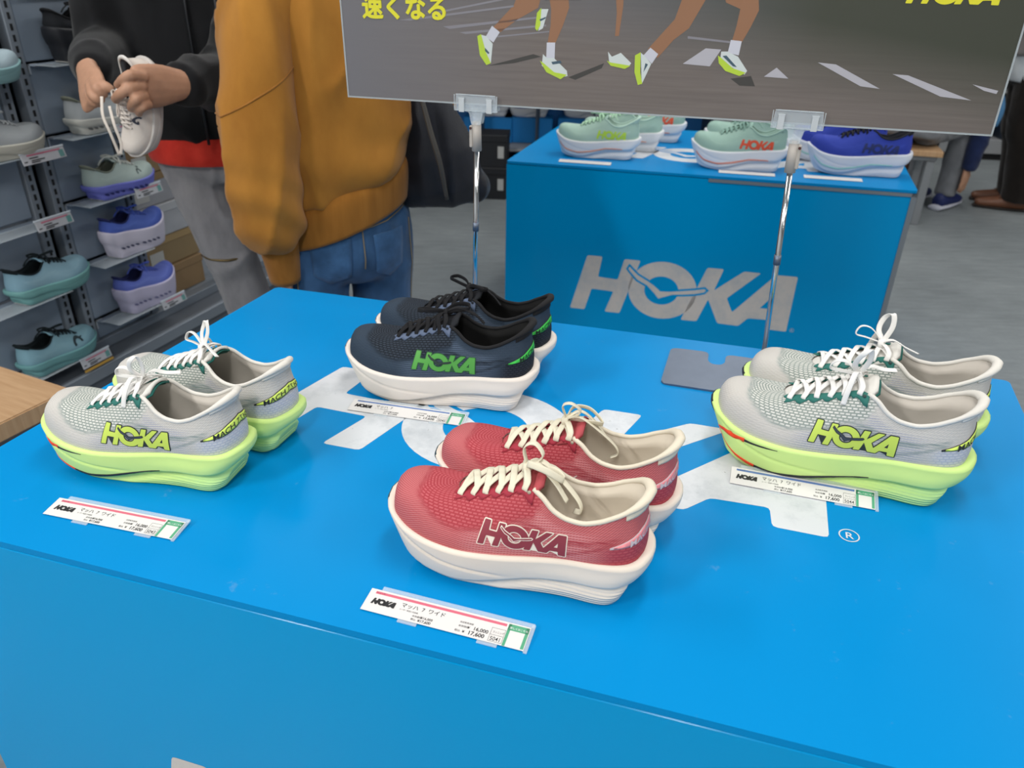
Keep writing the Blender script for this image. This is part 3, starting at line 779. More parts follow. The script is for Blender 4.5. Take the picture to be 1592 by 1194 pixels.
# ------------------------------------------------------------------ sign on two clip stands
CHROME = mat('chrome', '#d8d8d8', .12, metal=1.0); STEEL = mat('brushed_steel', '#6d7787', .45, metal=.7, var=.06, vscale=30)
CLEAR = mat('clear_acrylic', '#e2ecf2', .08, .6, Alpha=.30); BEIGE = mat('beige_plastic', '#b5aea6', .5)
PDX = np.array([.96, -.28, 0]); PDX /= np.linalg.norm(PDX); PP0 = (.44, 1.2, 0)
def clip_stand(label, foot, clip_px, lever, front=-.108):
    cl = at_plane(*clip_px, PP0, -PDX)
    ang = math.atan2(PDX[1], PDX[0]); root = thing('sign_stand', label, 'sign stand', (foot[0], foot[1], TOP), ang)
    tl = to_local(root, ang, cl) - np.array([0, 0, TOP]); topz = tl[2] - .046; dx = tl[0]
    V, F = tube([(0, 0, .003), (dx * .9, tl[1] * .9, topz)], .0045, 16); link('pole', mesh('pole', V, F, CHROME, True), root)
    V, F = tube([(dx * .45, tl[1] * .45, topz * .52), (dx * .5, tl[1] * .5, topz * .52 + .016)], .0058, 14); link('pole_collar', mesh('pole_collar', V, F, STEEL, True), root)
    V, F = tube([(dx * .86, tl[1] * .9, topz - .03), (dx * .93, tl[1], topz + .018)], [(.0085, .0085), (.0075, .0075)], 14); s_ = link('swivel_sleeve', mesh('swivel_sleeve', V, F, BEIGE, True), root)
    sx = lever * .010
    b = box_mesh('lever', (dx + sx - .003, tl[1] - .006, topz - .024), (dx + sx + .003, tl[1] + .006, topz + .012), BEIGE, .002); link('lever', b, s_)
    V, F = tube([(dx + sx, tl[1] - .0062, topz + .008), (dx + sx, tl[1] - .008, topz + .008)], .0022, 10); link('screw', mesh('screw', V, F, mat('dark_screw', '#4a2a26', .5)), s_)
    bm = bmesh.new()
    for y0, y1 in ((-.0085, -.006), (.006, .0085)):
        pr = round_poly([(-.037, -.010), (-.012, -.012), (-.008, -.032), (.008, -.032), (.012, -.012), (.037, -.010), (.034, .016), (-.034, .016)], .003, 3)
        mm = bmesh.new(); prism(mm, pr, y0, y1); bmesh.ops.transform(mm, matrix=Matrix(((1, 0, 0, 0), (0, 0, 1, 0), (0, 1, 0, 0), (0, 0, 0, 1))), verts=mm.verts[:])
        t_ = bpy.data.meshes.new('t'); mm.to_mesh(t_); mm.free(); bm.from_mesh(t_); bpy.data.meshes.remove(t_)
    for x in (-.032, -.006, .006, .032): add_box(bm, (x - .0012, -.006, -.009), (x + .0012, .006, -.004))
    add_box(bm, (-.034, -.006, -.0115), (.034, .006, -.0095))
    c = link('clamp', from_bm('clamp', bm, CLEAR), root, (dx, tl[1], tl[2]))
    for x in (-.024, .024):
        bm = bmesh.new(); add_box(bm, (x - .0045, -.0115, -.012), (x + .0045, -.0092, .010)); add_box(bm, (x - .0052, -.0118, .0085), (x + .0052, -.0088, .0105))
        link('spring', from_bm('spring', bm, mat('bright_spring', '#e8ecee', .25, metal=.6)), c)
    rim = bmesh.new()
    add_box(rim, (-.034, -.0098, .0145), (.034, -.0086, .0158)); add_box(rim, (-.037, -.0098, -.0105), (.037, -.0086, -.0093)); add_box(rim, (-.0375, -.0098, -.0100), (-.0362, -.0086, .0150)); add_box(rim, (.0362, -.0098, -.0100), (.0375, -.0086, .0150))
    link('clamp_rim', from_bm('clamp_rim', rim, mat('frosted_edge', '#dfe6ea', .3, Transmission_Weight=.5, IOR=1.2)), c)
    p = [(-.162, front), (.05, front), (.05, .036), (-.062, .036), (-.062, .002), (-.068, -.008), (-.077, -.0115), (-.086, -.008), (-.092, .002), (-.092, .037), (-.16, .034)]
    bm = bmesh.new(); prism(bm, round_poly(p, .012, 4), 0, .0035); bmesh.ops.bevel(bm, geom=bm.edges[:], offset=.0006, segments=1, affect='EDGES'); link('base_plate', from_bm('base_plate', bm, STEEL), root)
    return root
clip_stand('chrome clip stand holding the left end of the sign, behind the navy shoes', (-.075, 1.378), (742, 162), -1, -.055)
clip_stand('chrome clip stand holding the right end of the sign, its notched steel base in view', (.435, 1.20), (1240, 188), 1)

# the sign itself: a rigid laminated print
PO = at_plane(543, 148, PP0, -PDX); PO[2] -= .001
PTILT = .0055
def pp(u, v):
    q = at_plane(u, v, PP0, -PDX) - PO; a = float(q @ PDX); return (a, float(q[2]) - PTILT * a)
sign = thing('hanging_sign', 'wide glossy running poster held up in two clips above the plinth', 'poster', tuple(PO), math.atan2(PDX[1], PDX[0]))
sign.rotation_euler = (0, -PTILT, math.atan2(PDX[1], PDX[0])); PW = pp(1541, 207)[0]; PH = .78
t = NT('sign_print'); v = t.coord('Object'); sxyz = t.n('ShaderNodeSeparateXYZ'); t.l(v, sxyz.inputs[0])
streak = t.noise(t.coord('Object', (2, 1, 60)), 3, 4)
grass = t.ramp(t.math('ADD', sxyz.outputs[2], t.math('MULTIPLY', sxyz.outputs[0], .16)), [(.155, 0.0), (.26, 1.0)])
rgt = t.ramp(sxyz.outputs[0], [(.42, 0.0), (.75, 1.0)])
road = t.mix(streak, lin('#5f5651'), lin('#7d736d')); lft = t.ramp(sxyz.outputs[0], [(.0, 0.0), (.34, 1.0)])
road = t.mix(lft, lin('#6e6c70'), road)
far = t.mix(rgt, lin('#5f5f63'), lin('#3b3d30')); t.base(t.mix(grass, road, far))
t.set(Roughness=.4, Specular_IOR_Level=.4, Coat_Weight=.7, Coat_Roughness=.03)
link('print_panel', box_mesh('print_panel', (0, -.0012, 0), (PW, .0012, PH), t.m, .0008, 1), sign)
bm = bmesh.new()
for lo, hi in (((-.002, -.002, -.002), (PW + .002, .002, .0005)), ((-.002, -.002, 0), (.0005, .002, PH)), ((PW - .0005, -.002, 0), (PW + .002, .002, PH)), ((-.002, -.002, PH - .0005), (PW + .002, .002, PH + .002))): add_box(bm, lo, hi)
link('laminate_edge', from_bm('laminate_edge', bm, mat('laminate', '#c9d0d2', .2, Transmission_Weight=.4, IOR=1.3)), sign)
_pm = {}
def printed(name, loops_px, col, lay=1, label=None):
    key = col
    if key not in _pm: _pm[key] = mat('ink_' + col.strip('#'), col, .4, .4, Coat_Weight=.7, Coat_Roughness=.03)
    for lp in loops_px:
        V, F = poly_geo([[pp(*p) for p in lp]]); link(name, mesh(name, [(a, -.0013 - .00012 * lay, b) for a, b, _ in V], F, _pm[key]), sign)
rp = lambda pts, r: round_poly(pts, r, 3)
printed('printed_stripe', [[(1272, 97), (1300, 100), (1368, 138), (1338, 134)], [(1388, 115), (1412, 117), (1510, 156), (1462, 150)], [(1512, 131), (1552, 141), (1549, 146), (1530, 141)], [(1188, 119), (1208, 105), (1226, 122)], [(1062, 99), (1098, 75), (1122, 77), (1104, 103)]], '#b3b0b6')
printed('printed_stripe', [[(1070, 56), (1136, 64), (1136, 67), (1070, 60)], [(690, 41), (835, 26), (835, 29), (700, 45)], [(715, 50), (850, 38), (850, 41), (725, 53)], [(620, 31), (800, 8), (800, 11), (640, 32)], [(770, 56), (855, 48), (855, 50), (775, 58)], [(660, 22), (790, -4), (790, -1), (680, 21)]], '#858288')
printed('printed_shadow', [[(1136, 122), (1168, 118), (1174, 134), (1150, 133)], [(760, 102), (830, 84), (842, 88), (800, 98)], [(884, 120), (940, 98), (936, 106), (895, 124)]], '#3d3a36')
SKIN, SOCK, SHO, SOL, SHORTS = '#93684a', '#c9c9d2', '#ced5d2', '#b6d13a', '#2f3230'
printed('printed_leg', [[(768, 42), (779, 50), (806, 30), (838, 12), (846, -20), (812, -24), (800, 8)], [(852, 68), (864, 68), (876, 40), (886, 12), (884, -24), (852, -24), (858, 14), (857, 40)], [(1008, 76), (1023, 90), (1048, 62), (1072, 44), (1104, -10), (1104, -24), (1070, -24), (1050, 30)], [(1138, 66), (1154, 66), (1168, 42), (1181, 16), (1180, -24), (1122, -24), (1130, 4), (1152, 14), (1146, 40)], [(957, 56), (963, 56), (970, 10), (972, -20), (958, -20), (960, 20)]], SKIN)
printed('printed_shorts', [[(798, -2), (838, -3), (846, -60), (795, -60)], [(848, 0), (905, 0), (905, -60), (848, -60)], [(1058, -8), (1112, -4), (1190, -14), (1190, -70), (1050, -70)]], SHORTS, 2)
printed('printed_sock', [[(766, 40), (778, 50), (768, 66), (756, 57)], [(851, 66), (864, 66), (863, 91), (850, 90)], [(1012, 74), (1024, 84), (1014, 99), (1001, 86)], [(1137, 62), (1154, 64), (1149, 86), (1132, 82)]], SOCK, 2)
printed('printed_shoe', [rp([(749, 54), (757, 56), (767, 68), (764, 98), (758, 100)], .004), rp([(845, 84), (851, 90), (862, 90), (882, 110), (883, 118), (868, 121), (843, 102)], .004), rp([(843, 14), (854, 14), (845, 44), (838, 48)], .003), rp([(946, 80), (952, 88), (966, 82), (982, 98), (978, 104), (948, 98)], .003), rp([(997, 82), (1002, 86), (1013, 99), (1008, 110), (998, 131)], .004), rp([(1122, 80), (1132, 80), (1148, 88), (1162, 110), (1158, 116), (1120, 94)], .004)], SHO, 3)
printed('printed_sole', [rp([(743, 56), (749, 53), (756, 80), (764, 98), (757, 101), (747, 86)], .003), rp([(840, 94), (846, 98), (862, 112), (882, 116), (872, 123), (850, 112)], .003), rp([(836, 20), (843, 12), (841, 40), (836, 48), (833, 44)], .002), rp([(944, 94), (950, 97), (981, 102), (972, 107), (950, 102)], .002), rp([(988, 86), (997, 81), (996, 112), (999, 130), (992, 132), (987, 112)], .003), rp([(1117, 86), (1122, 90), (1140, 106), (1160, 113), (1150, 118), (1128, 110), (1118, 98)], .003)], SOL, 4)
printed('printed_shoe_detail', [[(1124, 87), (1130, 86), (1146, 104), (1140, 103)], [(755, 74), (762, 82), (760, 84), (755, 79)], [(858, 96), (872, 94), (874, 98), (860, 100)], [(1004, 98), (1008, 100), (1001, 112)], [(840, 30), (850, 26), (849, 29), (841, 33)]], '#3f5866', 5)
printed('printed_shirt', [rp([(800, -55), (905, -55), (915, -150), (895, -205), (815, -205), (795, -150)], .01), rp([(1052, -65), (1188, -65), (1185, -170), (1160, -225), (1085, -225), (1060, -170)], .012)], '#c9cf5a', 1)
printed('printed_head', [_ell(856, -245, 24, 32, 24), _ell(1124, -270, 28, 38, 24)], SKIN, 2)
printed('printed_arm', [rp([(796, -195), (815, -200), (800, -140), (832, -110), (826, -98), (782, -132)], .004), rp([(897, -200), (914, -190), (935, -140), (912, -104), (902, -112), (916, -142)], .004), rp([(1070, -215), (1086, -222), (1072, -150), (1108, -118), (1100, -104), (1052, -145)], .004), rp([(1160, -220), (1180, -210), (1208, -155), (1180, -112), (1168, -122), (1186, -156)], .004)], SKIN, 2)
YEL = mat('ink_yellow', '#e3dc2c', .4, .4, Coat_Weight=.7, Coat_Roughness=.03)
a, b = pp(566, 27), pp(694, 31); V, F = text_geo('速くなる', 1.0, 'LEFT', .012); sc = (b[0] - a[0]) / (V[:, 0].max() - V[:, 0].min())
x0_, z0_ = V[:, 0].min(), V[:, 1].min()
V, F = merge([(V + np.array([ox, oz, k * .004]), F) for k, (ox, oz) in enumerate(((0, 0), (.028, 0), (-.028, 0), (0, .024), (0, -.024), (.02, .02), (-.02, -.02)))])
link('sign_lettering', mesh('sign_lettering', [(a[0] + (q[0] - x0_) * sc, -.0018 - q[2] * .02, a[1] - .001 + (q[1] - z0_) * sc) for q in V], F, YEL), sign)
a, b = pp(1408, 5), pp(1553, 9); sc = (b[0] - a[0]) / LOGO_W
V, F = merge([LOGO[0]]); link('sign_brand_lettering', mesh('sign_brand', [(a[0] + q[0] * sc, -.0018, a[1] + q[1] * sc) for q in V], F, YEL), sign)

# ------------------------------------------------------------------ price strips
INK = mat('black_ink', '#1d1d1f', .6)
def price_strip(label, bl, deg, code, stripe, wide=True, tilt=6, z=TOP, simple=False, L=.185, Hh=.030):
    root = thing('price_strip', label, 'price tag', (bl[0], bl[1], z + .0012), math.radians(deg), 'price strips' if simple else None)
    root.rotation_euler = (math.radians(tilt), 0, math.radians(deg))
    card = mat('card_white', '#dbd8d5', .5)
    link('card', box_mesh('card', (0, 0, 0), (L, Hh, .0008), card, .0002, 1), root)
    if simple:
        link('stripe', box_mesh('stripe', (.006, Hh * .80, .0008), (L * .86, Hh * .9, .0010), mat('stripe_' + stripe, stripe, .5)), root); return root
    bm = bmesh.new(); add_box(bm, (.012, Hh, -.0002), (L + .003, Hh + .0055, .0008)); add_box(bm, (L, -.002, -.0003), (L + .004, Hh + .004, .0009))
    for x0 in (.045, L - .05): add_box(bm, (x0, -.004, -.0004), (x0 + .022, 0, .0006))
    link('clear_holder', from_bm('clear_holder', bm, CLEAR), root)
    e = .0009
    link('stripe', box_mesh('stripe', (.007, Hh * .80, .0008), (L * .862, Hh * .91, e), mat('stripe_' + stripe, stripe, .5)), root)
    gx = L * .872; bm = bmesh.new()
    for lo, hi in (((gx, .0, .0008), (gx + .0032, Hh * .94, e)), ((gx, Hh * .68, .0008), (L - .0008, Hh * .94, e)), ((L - .0042, .0012, .0008), (L - .0008, Hh * .94, e))): add_box(bm, lo, hi)
    link('green_panel', from_bm('green_panel', bm, mat('tag_green', '#4f9e79', .5)), root)
    T = []
    def tx(s, x, y, size, bold=0.0, align='LEFT', w_=1.0): V, F = text_geo(s, size, align, bold, w_); T.append((V + np.array([x, y, 0]), F))
    T.append((np.array(LOGO_FAT[0][0]) * .0072 * np.array([1, 1.0, 0]) + np.array([.0075, .0105, 0]), LOGO_FAT[0][1]))
    tx('マッハ  7' + ('  ワイド' if wide else ''), .041, .0155, .0068, .004)
    tx('ユーザー希望小売価格', .041, .0112, .0022); tx('本体価格', .058, .0066, .0028); tx('¥16,000', .068, .0064, .0042, .012)
    tx('税込', .058, .0022, .0030); tx('¥17,600', .066, .0018, .0046, .016)
    tx('当店販売価格', .110, .0148, .0026); tx('本体価格', .110, .0096, .0030); tx('¥', .1205, .0094, .0042, .008); tx('16,000', .1265, .0092, .0062, .014)
    tx('税込', .108, .0032, .0032); tx('¥', .1165, .0030, .0046, .01); tx('17,600', .1225, .0026, .0068, .02)
    tx('ランニング', .1475, .0125, .0032, .0, w_=.78); tx(code, .1468, .0028, .0072, .002, w_=.85)
    for lo, hi in (((.1455, .0015), (.1605, .0018)), ((.1455, .0098), (.1605, .0101)), ((.1455, .0185), (.1605, .0188)), ((.1455, .0015), (.1458, .0188)), ((.1602, .0015), (.1605, .0188))):
        T.append((np.array([(lo[0], lo[1], 0), (hi[0], lo[1], 0), (hi[0], hi[1], 0), (lo[0], hi[1], 0)]), [(0, 1, 2, 3)]))
    tx('シューズ', .008, Hh * .82, .0026)
    V, F = merge(T); link('lettering', mesh('lettering', [(v[0], v[1], .00105) for v in V], F, INK), root)
    V, F = text_geo('詳しくはこちら', .0030, 'LEFT', .004, .95); link('panel_lettering', mesh('panel_lettering', V + np.array([gx + .002, Hh * .75, .00105]), F, mat('tag_white_ink', '#f2f4f2', .5)), root)
    return root
PINK, TBLUE = '#cf6478', '#5a78ad'
price_strip('white price strip with pink stripe reading 5043, below the left white and lime shoes', at_z(67, 800, TOP), -14.0, '5043', PINK)
price_strip('white price strip with pink stripe reading 5041, in front of the red shoes', at_z(560, 948, TOP), -17.2, '5041', PINK)
price_strip('white price strip with blue stripe reading 5044, leaning before the right white and lime shoes', at_z(1134, 752, TOP), -17.0, '5044', TBLUE, True, 16)
price_strip('white price strip with blue stripe in front of the navy shoes', at_z(540, 638, TOP), -13.0, '5045', TBLUE, False)
price_strip('small white price strip in front of the lime lettered mint shoe on the back plinth', at_z(868, 252, TOP), -13, '', '#b9b4c0', simple=True)
price_strip('small white price strip in front of the orange lettered mint shoe on the back plinth', at_z(1117, 269, TOP), -13, '', '#b9b4c0', simple=True)
price_strip('small white price strip in front of the blue shoe on the back plinth', at_z(1250, 277, TOP), -13, '', '#b9b4c0', simple=True)
# ------------------------------------------------------------------ steel shoe shelving on the left
SP0 = (-1.45, 2.55, 0); SDS = np.array([.35, .937, 0]); SDS /= np.linalg.norm(SDS); SANG = math.atan2(SDS[1], SDS[0])
def shz(u, v):
    p = at_plane(u, v, SP0, SDS); return float((p - np.array(SP0)) @ SDS), float(p[2])
def shw(s, d, z): return tuple(np.array(SP0) + SDS * s + np.array([SDS[1], -SDS[0], 0]) * d + np.array([0, 0, z]))
GREY = mat('shelf_grey', '#7c848d', .45, metal=.1, var=.04, vscale=8); GREYD = mat('shelf_grey_dark', '#5d636b', .5, metal=.2); PANEL = mat('shelf_panel', '#7f8b99', .4, metal=.0, var=.03, vscale=5)
SLOT = mat('slot_black', '#101114', .8); LIP = mat('shelf_lip', '#b9bec4', .35, metal=.4)
# local axes: x along the run, y into the store room behind, z up (origin on the floor at SP0)
shelf = thing('shoe_shelving', 'grey slotted steel shelving along the left, one shoe per small ledge', 'shelving', SP0, SANG)
def sb(name, lo, hi, m, bev=.002, parent=None):
    return link(name, box_mesh(name, lo, hi, m, bev, 1), parent or shelf)
sb('plinth_base', (-1.6, -.10, 0), (2.0, .42, .10), GREYD); sb('deck', (-1.6, -.02, .10), (2.0, .42, .135), GREY)
sb('kick_rail', (-1.6, -.115, .055), (2.0, -.10, .098), GREY); sb('rear_panel', (-1.6, .40, .135), (2.0, .42, 2.0), GREYD)
for x in (-.575, -.175, -.100, .190, .62):
    up_ = sb('upright', (x - .017, -.012, .1), (x + .017, .03, 2.0), GREY)
    bm = bmesh.new()
    for k in range(62): add_box(bm, (x - .004, -.0135, .15 + k * .03), (x + .004, -.0115, .168 + k * .03))
    tag(link('slot_row', from_bm('slot_row', bm, SLOT), up_), kind='stuff')
for x in (-.155, .215): sb('divider', (x - .003, .03, .135), (x + .003, .40, 2.0), GREYD)
TIERS_B = [1.045, .832, .620, .414, .205]; TIERS_A = [shz(30, 233)[1], shz(40, 345)[1], shz(110, 430)[1] + .0, shz(60, 565)[1]]
def tier(x0, x1, z, low):
    p = sb('display_panel', (x0, -.006, low), (x1, .004, z - .004), PANEL, .004)
    l_ = sb('ledge', (x0 + .004, -.030, z - .006), (x1 - .004, -.004, z), PANEL, .002); sb('clear_tray', (x0 + .01, -.108, z - .003), (x1 - .01, -.030, z), CLEAR, .001)
    bm = bmesh.new(); add_box(bm, (x0 - .001, -.012, z - .028), (x0 + .004, -.004, z + .001)); add_box(bm, (x0 - .001, -.012, z - .004), (x0 + .03, -.004, z + .001)); link('lip', from_bm('lip', bm, LIP), shelf)
for k, z in enumerate(TIERS_B): tier(-.078, .170, z, TIERS_B[k + 1] + .006 if k < 4 else .136)
sb('display_panel', (-.078, -.006, 1.052), (.170, .004, 1.95), PANEL)
for k, z in enumerate(TIERS_A): tier(-.552, -.197, z, TIERS_A[k + 1] + .006 if k < 3 else .136)
sb('display_panel', (-.552, -.006, TIERS_A[0] + .006), (-.197, .004, 1.95), PANEL)
WOOD_D = mat('shelf_back_brown', '#4a4036', .7)
def label_holder(label, s, z, d=-.112, L=.12, stripe='#b8647a', yellow=False):
    r = thing('shelf_label', label, 'price tag', shw(s, -d, z), SANG, None); r.rotation_euler = (math.radians(-14), 0, SANG)
    link('card', box_mesh('card', (0, -.002, 0), (L, .0, .034), mat('card_shelf', '#b4b6bb', .4), .0008, 1), r)
    link('holder_rim', box_mesh('holder_rim', (-.002, -.003, .032), (L + .002, .001, .037), mat('holder_clear', '#c9d2da', .25), .0008, 1), r)
    link('stripe', box_mesh('stripe', (.02, -.0026, .024), (L - .015, -.002, .028), mat('stripe_' + stripe, stripe, .5)), r)
    link('colour_block', box_mesh('colour_block', (L - .022, -.0026, .004), (L - .006, -.002, .024), mat('tag_green_dull', '#5f8f8c', .5)), r)
    bm = bmesh.new()
    for x0, z0, l_ in ((.006, .008, .010), (.025, .016, .03), (.03, .009, .045), (.028, .004, .03)): add_box(bm, (x0, -.0026, z0), (x0 + l_, -.002, z0 + .003))
    link('lettering', from_bm('label_print', bm, INK), r)
    if yellow: link('yellow_strip', box_mesh('yellow_strip', (0, -.003, -.012), (L, -.001, -.004), mat('yellow_strip', '#b08a3a', .5)), r)
label_holder('shelf label under the black shoe on the top ledge', .10, 1.03)
label_holder('shelf label under the pale grey shoe behind the dangling laces', .10, .815)
label_holder('shelf label under the mint shoe with violet sole', .125, .600)
label_holder('shelf label under the lowest lavender shoe', .135, .180)
label_holder('shelf label under the white shoe at the left picture edge', shz(0, 240)[0] - .02, shz(10, 243)[1] - .012, L=.15)
label_holder('shelf label on the empty ledge between white and teal shoes', shz(12, 352)[0] + .01, shz(12, 352)[1] - .01, L=.13)
label_holder('shelf label with yellow strip under the lowest teal shoe', shz(82, 565)[0] + .02, shz(82, 565)[1] - .012, L=.12, yellow=True)
# dark framed panel and stacked boxes beside the shoe column
fr = thing('framed_panel', 'black framed grey panel fixed above the topmost black shoe', 'frame', shw(-.06, .02, 1.235), SANG)
bm = bmesh.new()
for lo, hi in (((0, -.02, 0), (.30, 0, .02)), ((0, -.02, .20), (.30, 0, .22)), ((0, -.02, .02), (.02, 0, .20)), ((.28, -.02, .02), (.30, 0, .20))): add_box(bm, lo, hi)
link('frame', from_bm('frame', bm, mat('frame_black', '#14161c', .4)), fr); link('panel', box_mesh('panel', (.02, -.012, .02), (.28, -.004, .20), mat('frame_grey', '#8b8c93', .4)), fr)
def shoe_box(label, s, d, z, w=.33, dp=.20, h=.12, col='#8d7354', lid='#8d7354', group=None, sticker=True):
    r = thing('shoe_box', label, 'box', shw(s, d, z), SANG, group)
    link('box_body', box_mesh('box_body', (0, 0, 0), (dp, w, h - .028), mat('cb_' + col, col, .75, var=.05, vscale=12), .002, 1), r)
    link('lid', box_mesh('lid', (-.003, -.003, h - .032), (dp + .003, w + .003, h), mat('cb_' + lid, lid, .7, var=.04, vscale=12), .002, 1), r)
    if sticker: link('box_sticker', box_mesh('box_sticker', (.03, -.0022, .02), (.10, 0, .065), mat('sticker_white', '#b8b8b4', .6)), r)
cols = [('#8b7150', '#8b7150', 'brown cardboard shoe box'), ('#a9abb0', '#b8babd', 'grey white shoe box'), ('#8f7a58', '#a68c62', 'tan shoe box with lighter lid'), ('#9c9da2', '#8c7350', 'grey shoe box under a brown lid')]
zs_ = .136; order = [0, 2, 1, 3, 0, 1, 2, 1, 0]; nth = ['lowest', 'second', 'third', 'fourth', 'fifth', 'sixth', 'seventh', 'eighth', 'ninth']
for k, q in enumerate(order):
    c, l_, nm = cols[q]; shoe_box('%s, %s of the stack behind the man in black' % (nm, nth[k]), .235 + .012 * ((k * 7) % 3), -.045 - .01 * (k % 2), zs_, w=.30, dp=.30, col=c, lid=l_); zs_ += .122
zs_ = .136
for k in range(6):
    c, l_, nm = cols[(k * 3 + 1) % 4 if k % 2 else 0]; shoe_box('%s, %s of the narrow stack between the two shelf columns' % (nm, nth[k]), -.150, -.06, zs_, w=.30, dp=.040, h=.11, col='#5a4b3a', lid='#4a3c30', sticker=False); zs_ += .113 if k != 2 else .2

# wooden try-on bench at the left edge
def wood(name, a, b, sc=(1, 14, 1)):
    t = NT(name); n_ = t.noise(t.coord('Object', sc), 6, 5, .6); t.base(t.ramp(n_, [(.3, lin(a)), (.7, lin(b))])); t.set(Roughness=.45); return t.m
OAK = wood('oak', '#b38d66', '#c6a27c', (14, 1, 1))
c0, c1, c2 = at_z(111, 604, .42), at_z(-20, 572, .42), at_z(-20, 668, .42)
dx_ = (c2 - c0)[:2] / np.linalg.norm((c2 - c0)[:2]); dy_ = np.array([dx_[1], -dx_[0]])
if dy_ @ (c1 - c0)[:2] < 0: dy_ = -dy_
bench = thing('wooden_bench', 'pale oak topped bench at the left edge beside the front plinth', 'bench', (c0[0], c0[1], 0), math.atan2(-dx_[1], -dx_[0]))
def bl(p): 
    a = -math.atan2(-dx_[1], -dx_[0]); x, y = p[0] - c0[0], p[1] - c0[1]; return (math.cos(a) * x - math.sin(a) * y, math.sin(a) * x + math.cos(a) * y)
q = [bl(c0), bl(c0[:2] + dx_ * 1.1), bl(c0[:2] + dx_ * 1.1 + dy_ * .36), bl(c0[:2] + dy_ * .36)]
bm = bmesh.new(); prism(bm, round_poly(q, .008, 3), .375, .42); bmesh.ops.bevel(bm, geom=bm.edges[:], offset=.003, segments=2, affect='EDGES'); link('bench_top', from_bm('bench_top', bm, OAK), bench)
for i in range(4):
    p = np.array(q[i]) * .9 + np.mean(q, axis=0) * .1; link('leg', box_mesh('leg', (p[0] - .02, p[1] - .02, 0), (p[0] + .02, p[1] + .02, .375), GREY, .003, 1), bench)

# ------------------------------------------------------------------ far fixtures
def far_unit(label, x, y, ang, W, tiers, shoes, zoff=.16):
    r = thing('shoe_display_unit', label, 'shelving', (x, y, 0), ang)
    BD = mat('unit_blue', '#0a62a4', .5); BL = mat('unit_blue_light', '#0f7cc4', .5)
    link('base', box_mesh('base', (0, 0, .05), (W, .5, .16), mat('unit_grey', '#8e9092', .5), .004, 1), r); link('toe_kick', box_mesh('toe_kick', (.02, .03, 0), (W - .02, .48, .05), SLOT), r)
    link('back_panel', box_mesh('back_panel', (0, .40, .16), (W, .44, 2.1), BD), r)
    for z in tiers:
        link('shelf', box_mesh('shelf', (0, .02, z - .015), (W, .40, z), mat('unit_grey', '#8e9092', .5), .003, 1), r)
    n = int(W / .36)
    for k in range(n + 1): link('shelf_divider', box_mesh('shelf_divider', (k * W / n - .006, .0, .16), (k * W / n + .006, .40, 2.1), mat('unit_post', '#2b3440', .5)), r)
    return r
a1 = at_z(690, 292, 0); a2 = at_z(900, 286, 0); angL = GA * .3
far_unit('blue backed shelving beyond the back plinth, shoes on light blue boxes', a1[0] - 1.2, a1[1] + .05, angL, 2.9, (.275, .70, 1.1, 1.5), None)
bR = at_z(1500, 262, 0)
far_unit('blue wall shelving on the right behind the standing trousers', bR[0] - .7, bR[1] + .45, GA * .5, 2.6, (.52, .9, 1.28, 1.66), None)
dk = at_z(770, 268, .0)
# ------------------------------------------------------------------ people
def ball(c, r, n=12, m=8, rot=None):
    V = []; F = []
    for j in range(m + 1):
        th = PI * j / m
        for i in range(n):
            p = np.array([r[0] * math.sin(th) * math.cos(2 * PI * i / n), r[1] * math.sin(th) * math.sin(2 * PI * i / n), r[2] * math.cos(th)])
            if rot is not None: p = rot @ p
            V.append(np.array(c) + p)
    for j in range(m):
        for i in range(n): F.append((j * n + i, (j + 1) * n + i, (j + 1) * n + (i + 1) % n, j * n + (i + 1) % n))
    bm = bmesh.new(); vs = [bm.verts.new(v) for v in V]
    for f in F: bm.faces.new([vs[i] for i in f])
    bmesh.ops.remove_doubles(bm, verts=bm.verts[:], dist=1e-6); bm.verts.index_update()
    o = [np.array(v.co[:]) for v in bm.verts], [tuple(v.index for v in f.verts) for f in bm.faces]; bm.free(); return o
def fuse(name, parts, voxel, m, parent, smooth=6, fn=None, label=None):
    """weld closed tubes and balls into one continuous skin"""
    bm = bmesh.new()
    for V, F in parts:
        vs = [bm.verts.new(v) for v in V]; fs = []
        for f in F:
            try: fs.append(bm.faces.new([vs[i] for i in f]))
            except ValueError: pass
        bmesh.ops.recalc_face_normals(bm, faces=fs)
        if sum(f.calc_center_median().dot(f.normal) - Vector(np.mean(V, axis=0)).dot(f.normal) for f in fs) < 0: bmesh.ops.reverse_faces(bm, faces=fs)
    me = bpy.data.meshes.new(name); bm.to_mesh(me); bm.free()
    o = bpy.data.objects.new(name, me); COL.objects.link(o)
    r = o.modifiers.new('r', 'REMESH'); r.mode = 'VOXEL'; r.voxel_size = voxel; r.use_smooth_shade = True
    s = o.modifiers.new('s', 'SMOOTH'); s.factor = .6; s.iterations = smooth
    bpy.context.view_layer.update()
    m2 = bpy.data.meshes.new_from_object(o.evaluated_get(bpy.context.evaluated_depsgraph_get())); bpy.data.objects.remove(o); bpy.data.meshes.remove(me)
    m2.name = name; m2.materials.clear(); m2.materials.append(m)
    if fn:
        n = len(m2.vertices); co_ = np.empty(n * 3); m2.vertices.foreach_get('co', co_); no = np.empty(n * 3); m2.vertices.foreach_get('normal', no)
        co_ = fn(co_.reshape(-1, 3), no.reshape(-1, 3)); m2.vertices.foreach_set('co', co_.ravel())
    m2.polygons.foreach_set('use_smooth', [True] * len(m2.polygons)); m2.update()
    ob = link(name, m2, parent)
    if label: ob['label'] = label
    return ob
